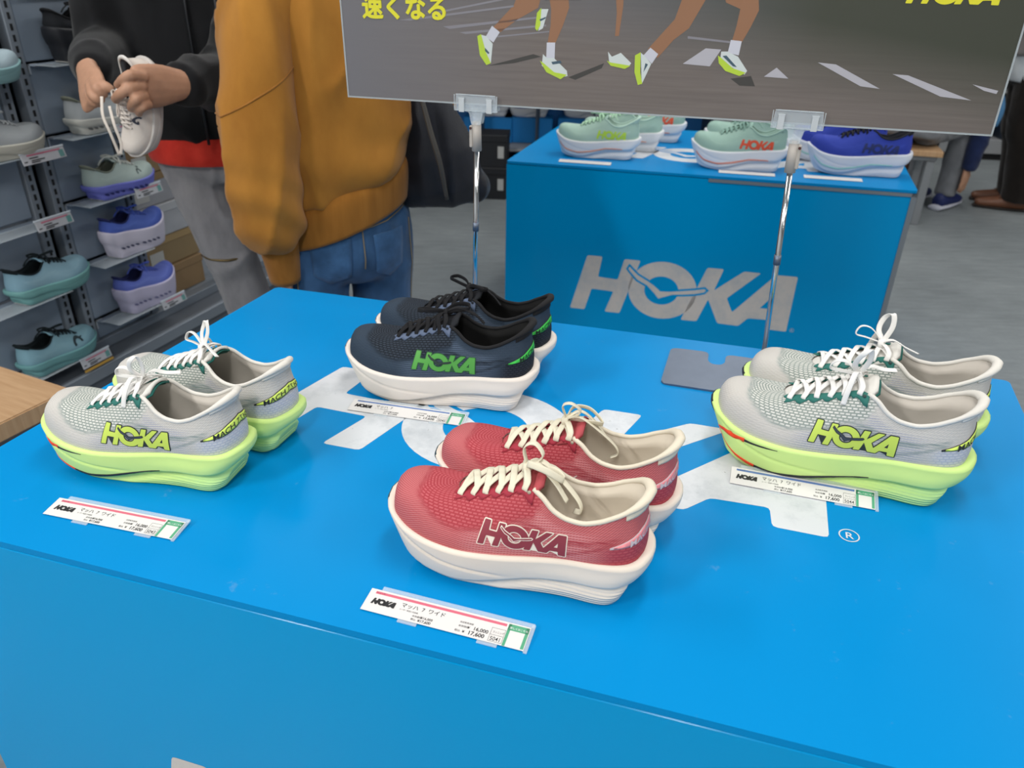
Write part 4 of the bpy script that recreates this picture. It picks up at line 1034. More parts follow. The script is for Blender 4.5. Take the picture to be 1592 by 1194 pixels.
def folds(amp, scale, seed=0, soft=0.0):
    def f(co_, no):
        out = co_.copy(); sv = Vector((seed * 3.1, seed * 1.7, seed)); sc = Vector(scale)
        for i in range(len(co_)):
            p = Vector(co_[i]); q = Vector((p.x * sc.x, p.y * sc.y, p.z * sc.z)) + sv
            d = noise.noise(q + noise.noise_vector(q * .5) * .8); d = max(0.0, 1 - abs(d) * 2.6) ** 2 - .25 if soft == 0 else d
            out[i] += no[i] * d * amp
        return out
    return f
def fabric(name, a, b, scale, rough=.9, weave=900, stretch=(1, 1, 1), wv=.25):
    t = NT(name); v = t.coord('Object', stretch); f = t.noise(v, scale, 5, .6)
    t.base(t.ramp(f, [(.28, lin(a)), (.72, lin(b))])); t.set(Roughness=rough, Specular_IOR_Level=.2, Sheen_Weight=.15)
    t.bump(t.noise(t.coord('Object'), weave, 2), wv, .0012); return t.m
SKINM = mat('skin', '#b58a70', .5, .35, var=.06, vscale=60, Subsurface_Weight=.06, Subsurface_Radius=(.01, .004, .002))
class Fig:
    def __init__(s, c, f):
        s.c = np.array([c[0], c[1], 0.0]); f = np.array([f[0], f[1], 0.0]); s.f = f / np.linalg.norm(f); s.r = np.array([s.f[1], -s.f[0], 0])
        s.ang = math.atan2(s.f[1], s.f[0]) - PI / 2
    def p(s, r, f, z): return s.c * 0 + np.array([r, f, z])     # local: x = the figure's right, y = ahead
    def loc(s, wpt):
        d = np.array(wpt) - s.c; return np.array([d @ s.r, d @ s.f, d[2]])
def T(path, rad, ns=16, n=None, ref=(0, 1, 0)):
    path = np.array(path, float)
    if n:
        rr = np.array([x if isinstance(x, (tuple, list)) else (x, x) for x in rad]); path, rr = catmull(path, n), catmull(rr, n); rad = [tuple(x) for x in rr]
    return tube(path, rad, ns, ref=ref)
def head_parts(z, fw=0.0, s=1.0, tilt=.0):
    c = np.array([0, fw + .02, z]); P = [ball(c, (.073 * s, .092 * s, .108 * s), 20, 14), ball(c + [0, .035, -.055], (.052, .055, .055), 14, 10),
        ball(c + [0, .098, -.012], (.013, .018, .022), 10, 8), T([c + [0, .088, .02], c + [0, .103, -.015]], [.008, .012], 8), ball(c + [0, .086, -.055], (.024, .012, .007), 10, 8), ball(c + [0, .085, -.066], (.02, .012, .008), 10, 8), ball(c + [0, .07, -.095], (.022, .022, .018), 10, 8)]
    for e in (-1, 1): P += [ball(c + [e * .074, -.005, -.015], (.008, .018, .030), 10, 8), ball(c + [e * .03, .082, .008], (.016, .010, .010), 10, 8), T([c + [e * .014, .09, .028], c + [e * .048, .078, .03]], [.006, .005], 8)]
    return P, c
def body(fig, root, hip, sh, neckz, headz, legs, arms, hw=.19, female=False, hands=True, skin=SKINM, fw=0.0):
    hp, c = head_parts(headz, fw)
    P = hp + [T([(0, fw - .01, neckz - .06), (0, fw + .0, neckz), (0, fw + .01, headz - .07)], [.062, .055, .056], 14),
              T([(0, 0, hip - .10), (0, 0, hip), (0, .0, hip + .14), (0, fw * .6, (hip + sh) / 2 + .1), (0, fw * .9, sh - .06), (0, fw, sh + .04)], [(.12, .09), (.155, .105), (.125, .095), (.15, .11), (.15, .10), (.07, .06)], 20, 24, (0, 1, 0))]
    for l in legs: P.append(T(l, [.078, .062, .052, .05, .036, .034], 14, 24)); e = np.array(l[-1]); P.append(T([e + [0, -.05, -.045], e + [0, .05, -.045], e + [0, .16, -.055]], [(.034, .03), (.042, .03), (.035, .018)], 12, 10, (0, 0, 1)))
    for a in arms: P.append(T(a, [.052, .045, .038, .036, .026, .024], 12, 20))
    o = fuse('body', P, .010, skin, root, 5)
    return o, c
def hand(root, wrist, palm_dir, side_dir, fingers, thumb, s=1.0, extra=()):
    """palm with five separate bent fingers; all points in the figure's frame"""
    w = np.array(wrist, float); d = np.array(palm_dir, float); d /= np.linalg.norm(d); e = np.array(side_dir, float); e -= (e @ d) * d; e /= np.linalg.norm(e); nrm = np.cross(d, e)
    parts = [T([w - d * .035, w - d * .005, w + d * .035 * s, w + d * .075 * s, w + d * .088 * s], [(.026 * s, .020 * s), (.030 * s, .019 * s), (.041 * s, .0165 * s), (.0425 * s, .0145 * s), (.037 * s, .011 * s)], 16, 14, tuple(nrm))]
    for k, path in enumerate(fingers):
        r0 = (.0098, .0102, .0096, .0082)[k] * s; q = [np.array(p) for p in path]
        parts.append(T(q, list(np.linspace(r0 * 1.08, r0 * .84, len(q))), 12, 16)); parts.append(ball(q[-1], (r0 * .86,) * 3, 10, 8)); parts.append(ball(q[0], (r0 * 1.15,) * 3, 10, 8)); parts.append(ball(q[1], (r0 * 1.08,) * 3, 10, 8))
    q = [np.array(p) for p in thumb]; parts.append(T(q, [.017, .0125, .0115, .0095][:len(q)], 12, 14)); parts.append(ball(q[-1], (.0096,) * 3, 10, 8))
    return parts

# --- woman in the mustard sweatshirt, seen from behind
W = Fig((-.445, 1.985), (-.50, .87))
wr = thing('person', 'person seen from behind in a loose mustard sweatshirt and blue jeans, arm hanging down', 'person', tuple(W.c), W.ang)
HIP, SHD = .77, 1.29
legsW = [[(e * .085, 0, HIP), (e * .088, .01, .60), (e * .085, .02, .42), (e * .083, .005, .36), (e * .08, -.01, .12), (e * .08, -.01, .075)] for e in (-1, 1)]
armL = [(-.155, -.01, 1.255), (-.19, -.05, 1.09), (-.21, -.085, .965), (-.21, -.085, .92), (-.194, -.055, .74), (-.186, -.04, .68)]
armR = [(.165, .0, 1.255), (.215, .01, 1.09), (.23, .03, .97), (.225, .07, .93), (.20, .20, .98), (.19, .24, 1.0)]
bw, hc = body(W, wr, HIP, SHD, 1.37, 1.50, legsW, [armL, armR])
hl = hand(wr, (-.186, -.04, .685), (.04, .12, -1), (0, 1, 0), [[(-.183, -.005, .608), (-.178, .008, .575), (-.168, .012, .545)], [(-.185, -.022, .602), (-.18, -.012, .562), (-.17, -.01, .532)], [(-.185, -.040, .604), (-.18, -.034, .568), (-.171, -.032, .54)], [(-.183, -.058, .61), (-.178, -.056, .582), (-.171, -.054, .56)]], [(-.182, -.015, .67), (-.172, .012, .638), (-.166, .018, .605)])
fuse('hand', hl, .0035, SKINM, wr, 3)
MUST = fabric('mustard_fleece', '#9a6626', '#b57d33', 9, .95, 700, (1, 1, .5), .3); MUSTB = fabric('mustard_rib', '#8a5a20', '#a06a2a', 40, .95, 500, (1, 1, .1), .4)
def slfn(seed):
    def f(co_, no):
        out = folds(.012, (8, 8, 2.6), seed)(co_, no)
        t = S_(-out[:, 2], -1.02, -.78); return out + no * (np.sin(out[:, 2] * 70 + out[:, 0] * 40 + out[:, 1] * 30) * .004 * t)[:, None]
    return f
def swfn(co_, no):
    out = folds(.013, (7, 7, 2.0), 3)(co_, no)
    # hem pulled up at the right by the bag: long diagonal drag lines
    t = np.clip((1.15 - out[:, 2]) / .4, 0, 1) * np.clip((out[:, 0] + .26) / .1, 0, 1)
    ph = out[:, 0] * 24 + out[:, 2] * 30 + np.sin(out[:, 2] * 9) * 1.2; out += no * (np.sin(ph) * .0085 * t * (out[:, 1] < .05))[:, None]
    out[:, 2] += (.055 + .35 * out[:, 0]) * S_(-out[:, 2], -1.05, -.80)
    return out
SW = [T([(0, 0, .775), (0, 0, .79), (0, -.005, .84), (0, -.005, .97), (0, 0, 1.10), (0, .0, 1.20), (0, .0, 1.27), (0, 0, 1.325), (0, .0, 1.37)], [(.162, .120), (.172, .128), (.190, .145), (.186, .14), (.18, .135), (.176, .126), (.165, .112), (.115, .088), (.070, .07)], 28, 40),
      T([(-.115, -.01, 1.275), (-.165, -.03, 1.22), (-.195, -.065, 1.08), (-.212, -.085, .95), (-.212, -.085, .84), (-.20, -.065, .755), (-.192, -.05, .715)], [.08, .084, .084, .085, .086, .078, .046], 22, 30),
      T([(.13, 0, 1.275), (.185, .0, 1.22), (.228, .01, 1.08), (.242, .04, .97), (.228, .11, .95), (.205, .20, .985)], [.085, .088, .085, .082, .07, .046], 22, 30)]
fuse('sweatshirt', SW[:1], .0095, MUST, wr, 5, swfn)
SLV = []
for q, sd in ((1, 21), (2, 33)): SLV.append(fuse('sleeve', SW[q:q + 1], .0095, MUST, wr, 5, slfn(sd)))
V, F = T([(0, 0, .69), (0, 0, .72), (0, 0, .775), (0, 0, .80)], [(.172, .134), (.176, .138), (.178, .140), (.165, .125)], 60, 10)
V = np.array(V); V[:, 2] += .055 + .35 * V[:, 0]
for i in range(0, len(V)):
    a = math.atan2(V[i][1], V[i][0]); V[i][:2] *= 1 + .006 * math.sin(a * 60)
link('hem_band', mesh('hem_band', V, F, MUSTB, True), wr)
V, F = T([(-.183, -.036, .615), (-.187, -.042, .66), (-.193, -.053, .725)], [.040, .044, .050], 26, 8); link('cuff', mesh('cuff', V, F, MUSTB, True), wr)
b_ = bmesh.new(); b_.from_mesh(SLV[0].data); b_.normal_update(); tr_ = BVHTree.FromBMesh(b_); b_.free(); ring = []
for a in np.linspace(0, 2 * PI, 60):
    d_ = Vector((math.cos(a), math.sin(a), .55 * math.cos(a))); h_ = tr_.ray_cast(Vector((-.195, -.066, 1.085)), d_)
    if h_[0]: ring.append(np.array(h_[0] + d_.normalized() * .0005))
V, F = tube(ring, .0022, 6); link('drop_shoulder_seam', mesh('seam', V, F, MUSTB, True), wr)
DENIM = fabric('blue_denim', '#22405f', '#3d628c', 14, .85, 900, (1, 1, .6), .4)
def jeans(root, hip, m, legs, rad, amp, seed, waist=.165, dp=.12):
    P = [T([(0, 0, hip - .15), (0, 0, hip - .10), (0, 0, hip - .01), (0, 0, hip + .07), (0, 0, hip + .13)], [(waist - .03, dp - .02), (waist - .005, dp + .01), (waist, dp + .012), (waist - .01, dp), (waist - .02, dp - .01)], 28, 18)]
    for l in legs: P.append(T(l, rad, 20, 26))
    return fuse('jeans', P, .010, m, root, 6, folds(amp, (9, 9, 6), seed))
legJ = [[(e * .083, 0, HIP - .01), (e * .092, .005, .62), (e * .09, .01, .46), (e * .088, .0, .30), (e * .085, -.01, .14), (e * .085, -.01, .06)] for e in (-1, 1)]
jw = jeans(wr, HIP - .03, DENIM, legJ, [.090, .088, .080, .074, .072, .076], .005, 5, .156, .112)
def on_cloth(ob, pts, y0, push):
    """press a flat outline grid (x, z) onto a garment from behind (y0 < 0) or ahead"""
    b = bmesh.new(); b.from_mesh(ob.data); b.normal_update(); tr = BVHTree.FromBMesh(b); b.free(); out = []
    for x, z in pts:
        h = tr.ray_cast(Vector((x, y0, z)), Vector((0, -y0, 0)))
        out.append(np.array(h[0] if h[0] else (x, 0, z)) + np.array([0, math.copysign(push, y0), 0]))
    return out
def patch(ob, root, name, outline, y0, m, push=.003, t_=.004):
    V, F = dense(*poly_geo([outline]), .02); P = on_cloth(ob, [(a, b) for a, b, _ in V], y0, push); n_ = len(P); ed = {}
    for f in F:
        for a, b in zip(f, f[1:] + f[:1]): ed[(a, b)] = 1
    Q = [p - np.array([0, math.copysign(t_, y0), 0]) for p in P]
    G = list(F) + [tuple(i + n_ for i in f[::-1]) for f in F] + [(b, a, a + n_, b + n_) for a, b in ed if (b, a) not in ed]
    return link(name, mesh(name, P + Q, G, m, True), root)
def stitch(ob, root, name, line, y0, m, r=.0014):
    q = catmull(line, 40); P = on_cloth(ob, [tuple(a) for a in q], y0, .002); V, F = tube(P, r, 6); return link(name, mesh(name, V, F, m, True), root)
PKD = fabric('denim_pocket', '#2a4a6d', '#426a96', 20, .85); THR = mat('tan_thread', '#8a7a5c', .8)
for e in (-1, 1):
    X = lambda a: e * a
    patch(jw, wr, 'back_pocket', round_poly([(X(.03), .725), (X(.125), .728), (X(.120), .625), (X(.078), .598), (X(.034), .622)], .004, 2), -.5, PKD)
    stitch(jw, wr, 'seam', [(X(.152), .74), (X(.158), .6), (X(.155), .4), (X(.15), .2)], -.5, THR)
stitch(jw, wr, 'yoke_seam', [(-.15, .775), (-.07, .755), (0, .745), (.07, .755), (.15, .775)], -.5, THR); stitch(jw, wr, 'centre_seam', [(0, .80), (.002, .72), (.002, .64)], -.5, THR)
sh_ = [T([(e * .08, -.06, .045), (e * .08, .03, .05), (e * .08, .14, .035), (e * .08, .18, .03)], [(.036, .045), (.042, .05), (.042, .034), (.028, .022)], 16, 16, (0, 0, 1)) for e in (-1, 1)]
for q in sh_: link('shoe', mesh('shoe', q[0], q[1], mat('plain_white_shoe', '#c9c9c6', .6), True), wr)
HAIR = mat('dark_hair', '#1d1714', .5, var=.2, vscale=90)
fuse('hair', [ball(hc + [0, -.018, .03], (.086, .095, .092), 20, 12), T([hc + [0, -.06, .0], hc + [0, -.085, -.10], hc + [0, -.09, -.20]], [(.08, .05), (.085, .045), (.07, .02)], 16, 12)], .008, HAIR, wr, 4)

# --- black shoulder bag on her right side
def wl(u, v, y): return W.loc(at_y(u, v, y))
bag = thing('shoulder_bag', 'large slouchy black leather tote hanging at the mustard sweater wearer\'s side', 'bag', tuple(W.c), W.ang)
LEA = fabric('black_leather', '#1c1d22', '#2a2c33', 12, .42, 260, (1, 1, 1), .25)
def lf(co_, no): return folds(.007, (6, 6, 2.2), 9)(co_, no)
y0 = 2.02
bt, bm1, bb = wl(632, 130, 2.06), wl(668, 240, 2.04), wl(690, 312, 2.04)
BG = [tube([wl(640, 60, 2.08), wl(650, 120, 2.07), wl(664, 180, 2.06), wl(680, 240, 2.05), wl(692, 290, 2.05), wl(696, 316, 2.05)], [(.022, .035), (.048, .05), (.075, .066), (.103, .075), (.108, .075), (.085, .05)], 22, ref=tuple(W.f * 0 + np.array([.5, .87, 0]))),
      ball(wl(742, 288, 2.06), (.035, .05, .045)), ball(wl(640, 290, 2.05), (.05, .06, .06))]
fuse('bag_body', BG, .008, LEA, bag, 8, lf)
V, F = T([wl(655, 150, 1.965), wl(668, 200, 1.955), wl(684, 255, 1.95), wl(695, 310, 1.97)], [.006, .007, .007, .005], 8, 20); link('piped_seam', mesh('piped_seam', V, F, mat('piping', '#4a4641', .4), True), bag)
V, F = T([wl(650, 130, 2.07), W.loc((-.285, 2.06, 1.22)), (.14, -.02, 1.385), (.15, .08, 1.33), (.22, .16, 1.10), wl(655, 150, 2.12)], [(.012, .004)] * 6, 8, 40); link('strap', mesh('strap', V, F, LEA, True), bag)

# --- man in the black hoodie turning a shoe over in his hands
Mn = Fig((-.925, 2.44), (.22, -.97))
mr = thing('person', 'man in black zip hoodie and faded grey jeans holding a white shoe', 'person', tuple(Mn.c), Mn.ang)
def ml(u, v, y): return Mn.loc(at_y(u, v, y))
HIPM, SHM = .88, 1.42
legsM = [[(e * .095, 0, HIPM), (e * .10 - .045, .01, .68), (e * .10 - .085, .02, .48), (e * .10 - .10, .005, .42), (e * .10 - .15, -.01, .14), (e * .10 - .155, -.01, .08)] for e in (-1, 1)]
wrR, wrL = ml(138, 118, 1.98), ml(278, 132, 1.93)
elR, elL = ml(165, 75, 2.32), ml(352, 118, 2.16)
armMR = [(.19, 0, 1.385), elR * .5 + np.array([.21, 0, 1.385]) * .5, elR + [0, 0, .02], elR, (elR + wrR) / 2, wrR]
armML = [(-.19, 0, 1.385), elL * .5 + np.array([-.22, 0, 1.385]) * .5, elL + [0, 0, .02], elL, (elL + wrL) / 2, wrL]
bm_, hm = body(Mn, mr, HIPM, SHM, 1.50, 1.635, legsM, [armMR, armML], fw=.02)
BLK = fabric('black_fleece', '#0a0b0d', '#17181b', 8, .9, 700, (1, 1, .5), .3)
def hood(co_, no): return folds(.009, (8, 8, 4), 12)(co_, no)
HD = [T([(0, 0, .845), (0, 0, .87), (0, .01, .95), (0, .01, 1.10), (0, .015, 1.25), (0, .015, 1.36), (0, .015, 1.43), (0, .01, 1.49)], [(.19, .13), (.208, .145), (.215, .155), (.212, .152), (.22, .148), (.20, .125), (.15, .10), (.085, .08)], 28, 36),
      T([(.15, 0, 1.40), (.20, 0, 1.34), elR * .5 + np.array([.22, 0, 1.36]) * .5, elR, elR * .45 + wrR * .55, wrR * .85 + elR * .15], [.085, .086, .078, .076, .062, .042], 20, 28),
      T([(-.15, 0, 1.40), (-.20, 0, 1.34), elL * .5 + np.array([-.23, 0, 1.36]) * .5, elL, elL * .45 + wrL * .55, wrL * 1.0 + elL * .0], [.085, .086, .078, .074, .064, .046], 20, 28),
      T([(-.10, -.06, 1.46), (0, -.12, 1.44), (.10, -.06, 1.46)], [.05, .06, .05], 14, 14), T([(-.09, -.02, 1.50), (-.06, .09, 1.47), (-.02, .13, 1.42)], [.03, .028, .02], 12, 12), T([(.09, -.02, 1.50), (.06, .09, 1.47), (.02, .13, 1.42)], [.03, .028, .02], 12, 12)]
fuse('hoodie', HD, .0105, BLK, mr, 7, hood)
ZP = mat('zip_dark', '#2e3034', .35, metal=.6); LOC = lambda z, x=0.0, y=.168: (x, y, z)
V, F = tube([(.0, .155, 1.40), (.0, .168, 1.2), (.0, .170, 1.0), (.0, .16, .86)], .004, 8); link('zip', mesh('zip', V, F, ZP, True), mr)
V, F = tube([(-.07, .12, 1.42), (-.075, .165, 1.30), (-.08, .172, 1.16), (-.078, .175, 1.06)], .0035, 8); link('drawcord', mesh('drawcord', V, F, mat('drawcord', '#3a3b3e', .6), True), mr)
RED = fabric('red_shirt', '#b8281c', '#d03a2b', 20, .8, 800)
V, F = T([(0, .005, .80), (0, .005, .82), (0, 0, .90)], [(.196, .150), (.200, .153), (.19, .14)], 36, 8); link('red_shirt_hem', mesh('red_shirt_hem', V, F, RED, True), mr)
GJ = fabric('faded_grey_denim', '#77767a', '#a3a1a3', 10, .85, 800, (1, 1, .45), .4)
legK = [[(l[0][0], .0, HIPM - .02)] + [tuple(p) for p in l[1:-1]] + [(l[-1][0], l[-1][1], .06)] for l in legsM]
jeans(mr, HIPM, GJ, legK, [.098, .092, .082, .076, .078, .084], .008, 2, .175, .125)
V, F = T([(.03 - .085, .05, .492), (.06 - .085, .085, .49), (.10 - .085, .104, .49), (.15 - .085, .088, .492), (.178 - .085, .05, .494)], [.004] * 5, 8, 18); link('knee_zip', mesh('knee_zip', V, F, mat('brass_zip', '#6b5a38', .4, metal=.5), True), mr)
for e in (-1, 1):
    q = T([(e * .10 - .155, -.07, .05), (e * .10 - .155, .03, .055), (e * .10 - .155, .16, .04), (e * .10 - .155, .21, .033)], [(.042, .05), (.048, .055), (.048, .038), (.03, .024)], 16, 16, (0, 0, 1)); link('shoe', mesh('shoe', q[0], q[1], mat('plain_dark_shoe', '#2a2b2e', .6), True), mr)
fuse('hair', [ball(hm + [0, -.012, .035], (.082, .098, .088), 20, 12), ball(hm + [0, -.05, -.02], (.078, .06, .08), 16, 10)], .008, HAIR, mr, 4)
# his left hand (right in the picture) closes over the heel of the shoe
d1 = ml(215, 135, 1.86) - wrL
fg = [[ml(222, 119, 1.85), ml(203, 117, 1.82), ml(192, 123, 1.815), ml(184, 132, 1.84)], [ml(219, 134, 1.845), ml(200, 138, 1.81), ml(186, 147, 1.81), ml(180, 154, 1.84)], [ml(223, 150, 1.845), ml(212, 154, 1.81), ml(206, 162, 1.82), ml(204, 168, 1.85)], [ml(230, 163, 1.85), ml(222, 166, 1.82), ml(217, 172, 1.83), ml(216, 176, 1.855)]]
hp = hand(mr, wrL + (wrL - elL) * .02, d1, ml(215, 165, 1.86) - ml(222, 119, 1.86), fg, [ml(258, 116, 1.90), ml(238, 108, 1.90), ml(224, 107, 1.91), ml(212, 109, 1.92)], 1.22)
fuse('hand', hp, .0030, SKINM, mr, 3)
# his right hand (left in the picture) supports the toe from behind
fg = [[ml(146, 128, 1.93), ml(150, 137, 1.90), ml(156, 144, 1.90), ml(162, 146, 1.91)], [ml(141, 133, 1.93), ml(143, 146, 1.90), ml(150, 154, 1.895), ml(157, 155, 1.91)], [ml(138, 137, 1.94), ml(139, 150, 1.91), ml(146, 160, 1.905), ml(153, 161, 1.915)], [ml(136, 139, 1.95), ml(136, 151, 1.93), ml(141, 161, 1.92), ml(147, 164, 1.925)]]
hq = hand(mr, wrR, ml(143, 138, 1.94) - wrR, ml(136, 132, 1.95) - ml(148, 128, 1.93), fg, [ml(150, 124, 1.95), ml(158, 131, 1.92), ml(166, 135, 1.91), ml(172, 138, 1.91)], 1.1)
fuse('hand', hq, .0030, SKINM, mr, 3)

# --- two shoppers far back on the right
def bl_(fig): return lambda u, v, y: fig.loc(at_y(u, v, y))
sp = at_z(1440, 300, 0)
Sg = Fig((at_y(1408, 240, 4.72)[0], 4.72), (.80, .60)); sl_ = bl_(Sg)
sr = thing('person', 'person in navy jacket and grey trousers sitting on the bench, reaching down', 'person', tuple(Sg.c), Sg.ang)
seat = .44
lg = [[(e * .09, -.02, seat + .09), (e * .10, .2, seat + .09), (e * .10, .42, seat + .08), (e * .10, .44, seat + .02), (e * .10, .42, .16), (e * .10, .41, .085)] for e in (-1, 1)]
hpz = seat + .10
HN, hs_ = head_parts(1.05, .36)
ax_ = [[(e * .17, .22, .92), (e * .22, .34, .76), (e * .22, .40, .64), (e * .22, .41, .60), (e * .20, .42, .34), (e * .19, .42, .26)] for e in (-1, 1)]
P = HN + [T([(0, .30, .93), (0, .36, 1.0)], [.058, .055], 12), T([(0, -.02, hpz - .06), (0, 0, hpz + .06), (0, .10, .74), (0, .22, .90), (0, .28, .97)], [(.14, .10), (.15, .11), (.15, .11), (.15, .10), (.07, .06)], 18, 20)]
for l in lg: P.append(T(l, [.08, .075, .06, .056, .04, .036], 12, 20))
for a in ax_: P.append(T(a, [.05, .045, .04, .038, .028, .026], 12, 18))
fuse('body', P, .012, SKINM, sr, 4)
NAVY = fabric('navy_jacket', '#141f3d', '#22305a', 10, .7); GTR = fabric('grey_trousers', '#6d6f73', '#85878b', 10, .85)
fuse('jacket', [T([(0, -.02, hpz - .01), (0, 0, hpz + .06), (0, .10, .76), (0, .21, .91), (0, .28, .99)], [(.185, .15), (.19, .155), (.19, .15), (.17, .12), (.08, .075)], 22, 22)] + [T([np.array(a[0]), np.array(a[1]), np.array(a[2]), np.array(a[3]), np.array(a[4]), np.array(a[5])], [.075, .07, .066, .064, .050, .042], 16, 24) for a in ax_], .013, NAVY, sr, 6, folds(.008, (8, 8, 5), 4))
fuse('trousers', [T([(0, -.04, hpz - .06), (0, -.03, hpz), (0, -.01, hpz + .05)], [(.175, .14), (.18, .15), (.165, .13)], 20, 10)] + [T([l[0], l[1], l[2], l[3], l[4], l[5]], [.098, .09, .078, .074, .066, .060], 16, 24) for l in lg], .013, GTR, sr, 6, folds(.006, (8, 8, 8), 6))
for a in ax_:
    e = np.array(a[-1]); w_ = e; s_ = 1 if e[0] > 0 else -1
    fuse('hand', hand(sr, w_, (0, .1, -1), (0, 1, 0), [[w_ + [0, .03 - .02 * k, -.085], w_ + [-.004 * s_, .034 - .02 * k, -.115], w_ + [-.012 * s_, .036 - .02 * k, -.14 + .008 * abs(k - 1)]] for k in range(4)], [w_ + [0, .03, -.03], w_ + [-.01 * s_, .055, -.06], w_ + [-.015 * s_, .06, -.09]]), .005, SKINM, sr, 2)
V, F = T([(.205, .33, .78), (.232, .40, .64), (.222, .42, .54)], [.050, .054, .050], 16, 10); link('sleeve_panel', mesh('sleeve_panel', V, F, mat('light_blue_nylon', '#4f86b4', .6), True), sr, (.014, 0, 0))
for e in (-1, 1):
    q = T([(e * .10, .35, .055), (e * .10, .43, .06), (e * .10, .56, .045), (e * .10, .61, .04)], [(.036, .048), (.044, .055), (.044, .034), (.03, .022)], 14, 14, (0, 0, 1)); so = link('shoe', mesh('shoe', q[0], q[1], mat('navy_shoe', '#18265c', .6), True), sr)
    q = T([(e * .10, .33, .018), (e * .10, .45, .018), (e * .10, .62, .022)], [(.042, .018), (.048, .018), (.036, .016)], 14, 12, (0, 0, 1)); link('shoe_sole', mesh('shoe_sole', q[0], q[1], mat('white_sole', '#c6c8d4', .6), True), so)
fuse('hair', [ball(hs_ + [0, -.015, .035], (.082, .098, .086), 18, 10)], .01, HAIR, sr, 3)
bo = Sg.c
bnc = thing('slatted_bench', 'light wood bench with grey steel legs under the sitting person', 'bench', (bo[0], bo[1], 0), math.radians(-16))
for k in range(3): link('seat_slat', box_mesh('seat_slat', (-.75, -.20 + k * .135, .40), (.16, -.075 + k * .135, .432), OAK, .004, 2), bnc)
link('seat_rail', box_mesh('seat_rail', (-.74, -.17, .372), (.14, .17, .40), mat('bench_grey', '#8a8d90', .45, metal=.3), .003, 1), bnc)
for x in (-.70, .11):
    for y in (-.155, .155): link('leg', box_mesh('leg', (x - .022, y - .022, 0), (x + .022, y + .022, .372), mat('bench_grey', '#8a8d90', .45, metal=.3), .003, 1), bnc)
# standing shopper
lp = at_z(1556, 322, 0)
St = Fig((lp[0] + .06, lp[1] + .02), (-.93, .36)); str_ = thing('person', 'standing person in black trousers and brown loafers with a white shirt tail', 'person', tuple(St.c), St.ang)
lgs = [[(e * .09, 0, .88), (e * .095, .01, .68), (e * .095, .02, .48), (e * .095, .0, .42), (e * .09, -.01, .14), (e * .09, -.01, .085)] for e in (-1, 1)]
ar = [[(e * .19, 0, 1.38), (e * .24, -.02, 1.2), (e * .25, -.02, 1.10), (e * .25, .02, 1.07), (e * .16, .20, 1.16), (e * .12, .26, 1.19)] for e in (-1, 1)]
ob_, hz = body(St, str_, .88, 1.42, 1.50, 1.63, lgs, ar)
for a in ar:
    w_ = np.array(a[-1]); s_ = 1 if w_[0] > 0 else -1
    fuse('hand', hand(str_, w_, (-.5 * s_, 1, .4), (0, -.3, 1), [[w_ + [-.035 * s_, .075, .06 - .02 * k], w_ + [-.055 * s_, .095, .062 - .02 * k], w_ + [-.075 * s_, .10, .055 - .02 * k]] for k in range(4)], [w_ + [-.01 * s_, .02, .04], w_ + [-.02 * s_, .04, .075], w_ + [-.035 * s_, .06, .09]]), .005, SKINM, str_, 2)
BTR = fabric('black_trousers', '#17120f', '#221c18', 12, .85)
jt = jeans(str_, .88, BTR, [[l[0], l[1], l[2], l[3], l[4], (l[5][0], l[5][1], .06)] for l in lgs], [.105, .105, .10, .098, .094, .094], .004, 8, .175, .13); jt.name = 'trousers'
fuse('grey_top', [T([(0, 0, .90), (0, 0, 1.0), (0, 0, 1.2), (0, 0, 1.36), (0, 0, 1.47)], [(.215, .165), (.215, .165), (.215, .155), (.19, .125), (.08, .075)], 24, 24)] + [T([a[0], a[1], a[2], a[3], a[4]], [.08, .075, .07, .068, .05], 16, 20) for a in ar], .013, fabric('grey_knit', '#85807f', '#9b9795', 14, .9), str_, 6, folds(.006, (8, 8, 4), 11))
V, F = T([(0, 0, .76), (0, 0, .80), (0, 0, .93)], [(.195, .15), (.196, .152), (.19, .145)], 36, 8); link('shirt_tail', mesh('shirt_tail', V, F, fabric('white_shirt', '#b9c2c8', '#d2d9dd', 10, .8), True), str_)
for e in (-1, 1):
    q = T([(e * .09, -.075, .045), (e * .09, .0, .05), (e * .09, .10, .042), (e * .09, .19, .034), (e * .09, .215, .03)], [(.036, .036), (.044, .046), (.048, .036), (.040, .026), (.022, .014)], 18, 18, (0, 0, 1)); lo_ = link('loafer', mesh('loafer', q[0], q[1], mat('brown_leather', '#6e4630', .45, var=.1), True), str_)
    q = T([(e * .09, -.08, .010), (e * .09, .06, .010), (e * .09, .22, .012)], [(.038, .010), (.046, .010), (.026, .010)], 14, 12, (0, 0, 1)); link('loafer_sole', mesh('loafer_sole', q[0], q[1], mat('dark_sole', '#2a2320', .7), True), lo_)
    q = T([(e * .09 - .03, .085, .075), (e * .09, .08, .084), (e * .09 + .03, .085, .075)], [.006] * 3, 8, 10); link('loafer_strap', mesh('loafer_strap', q[0], q[1], mat('brown_leather_dark', '#55341f', .5), True), lo_)
fuse('hair', [ball(hz + [0, -.012, .035], (.082, .098, .088), 18, 10)], .01, HAIR, str_, 3)
# he stoops a little towards the sitting person
for ch in [o for o in bpy.data.objects if o.parent == str_]:
    n = len(ch.data.vertices); q = np.empty(n * 3); ch.data.vertices.foreach_get('co', q); q = q.reshape(-1, 3)
    q[:, 1] += .13 * np.clip(q[:, 2] - .10, 0, 2); ch.data.vertices.foreach_set('co', q.ravel()); ch.data.update()
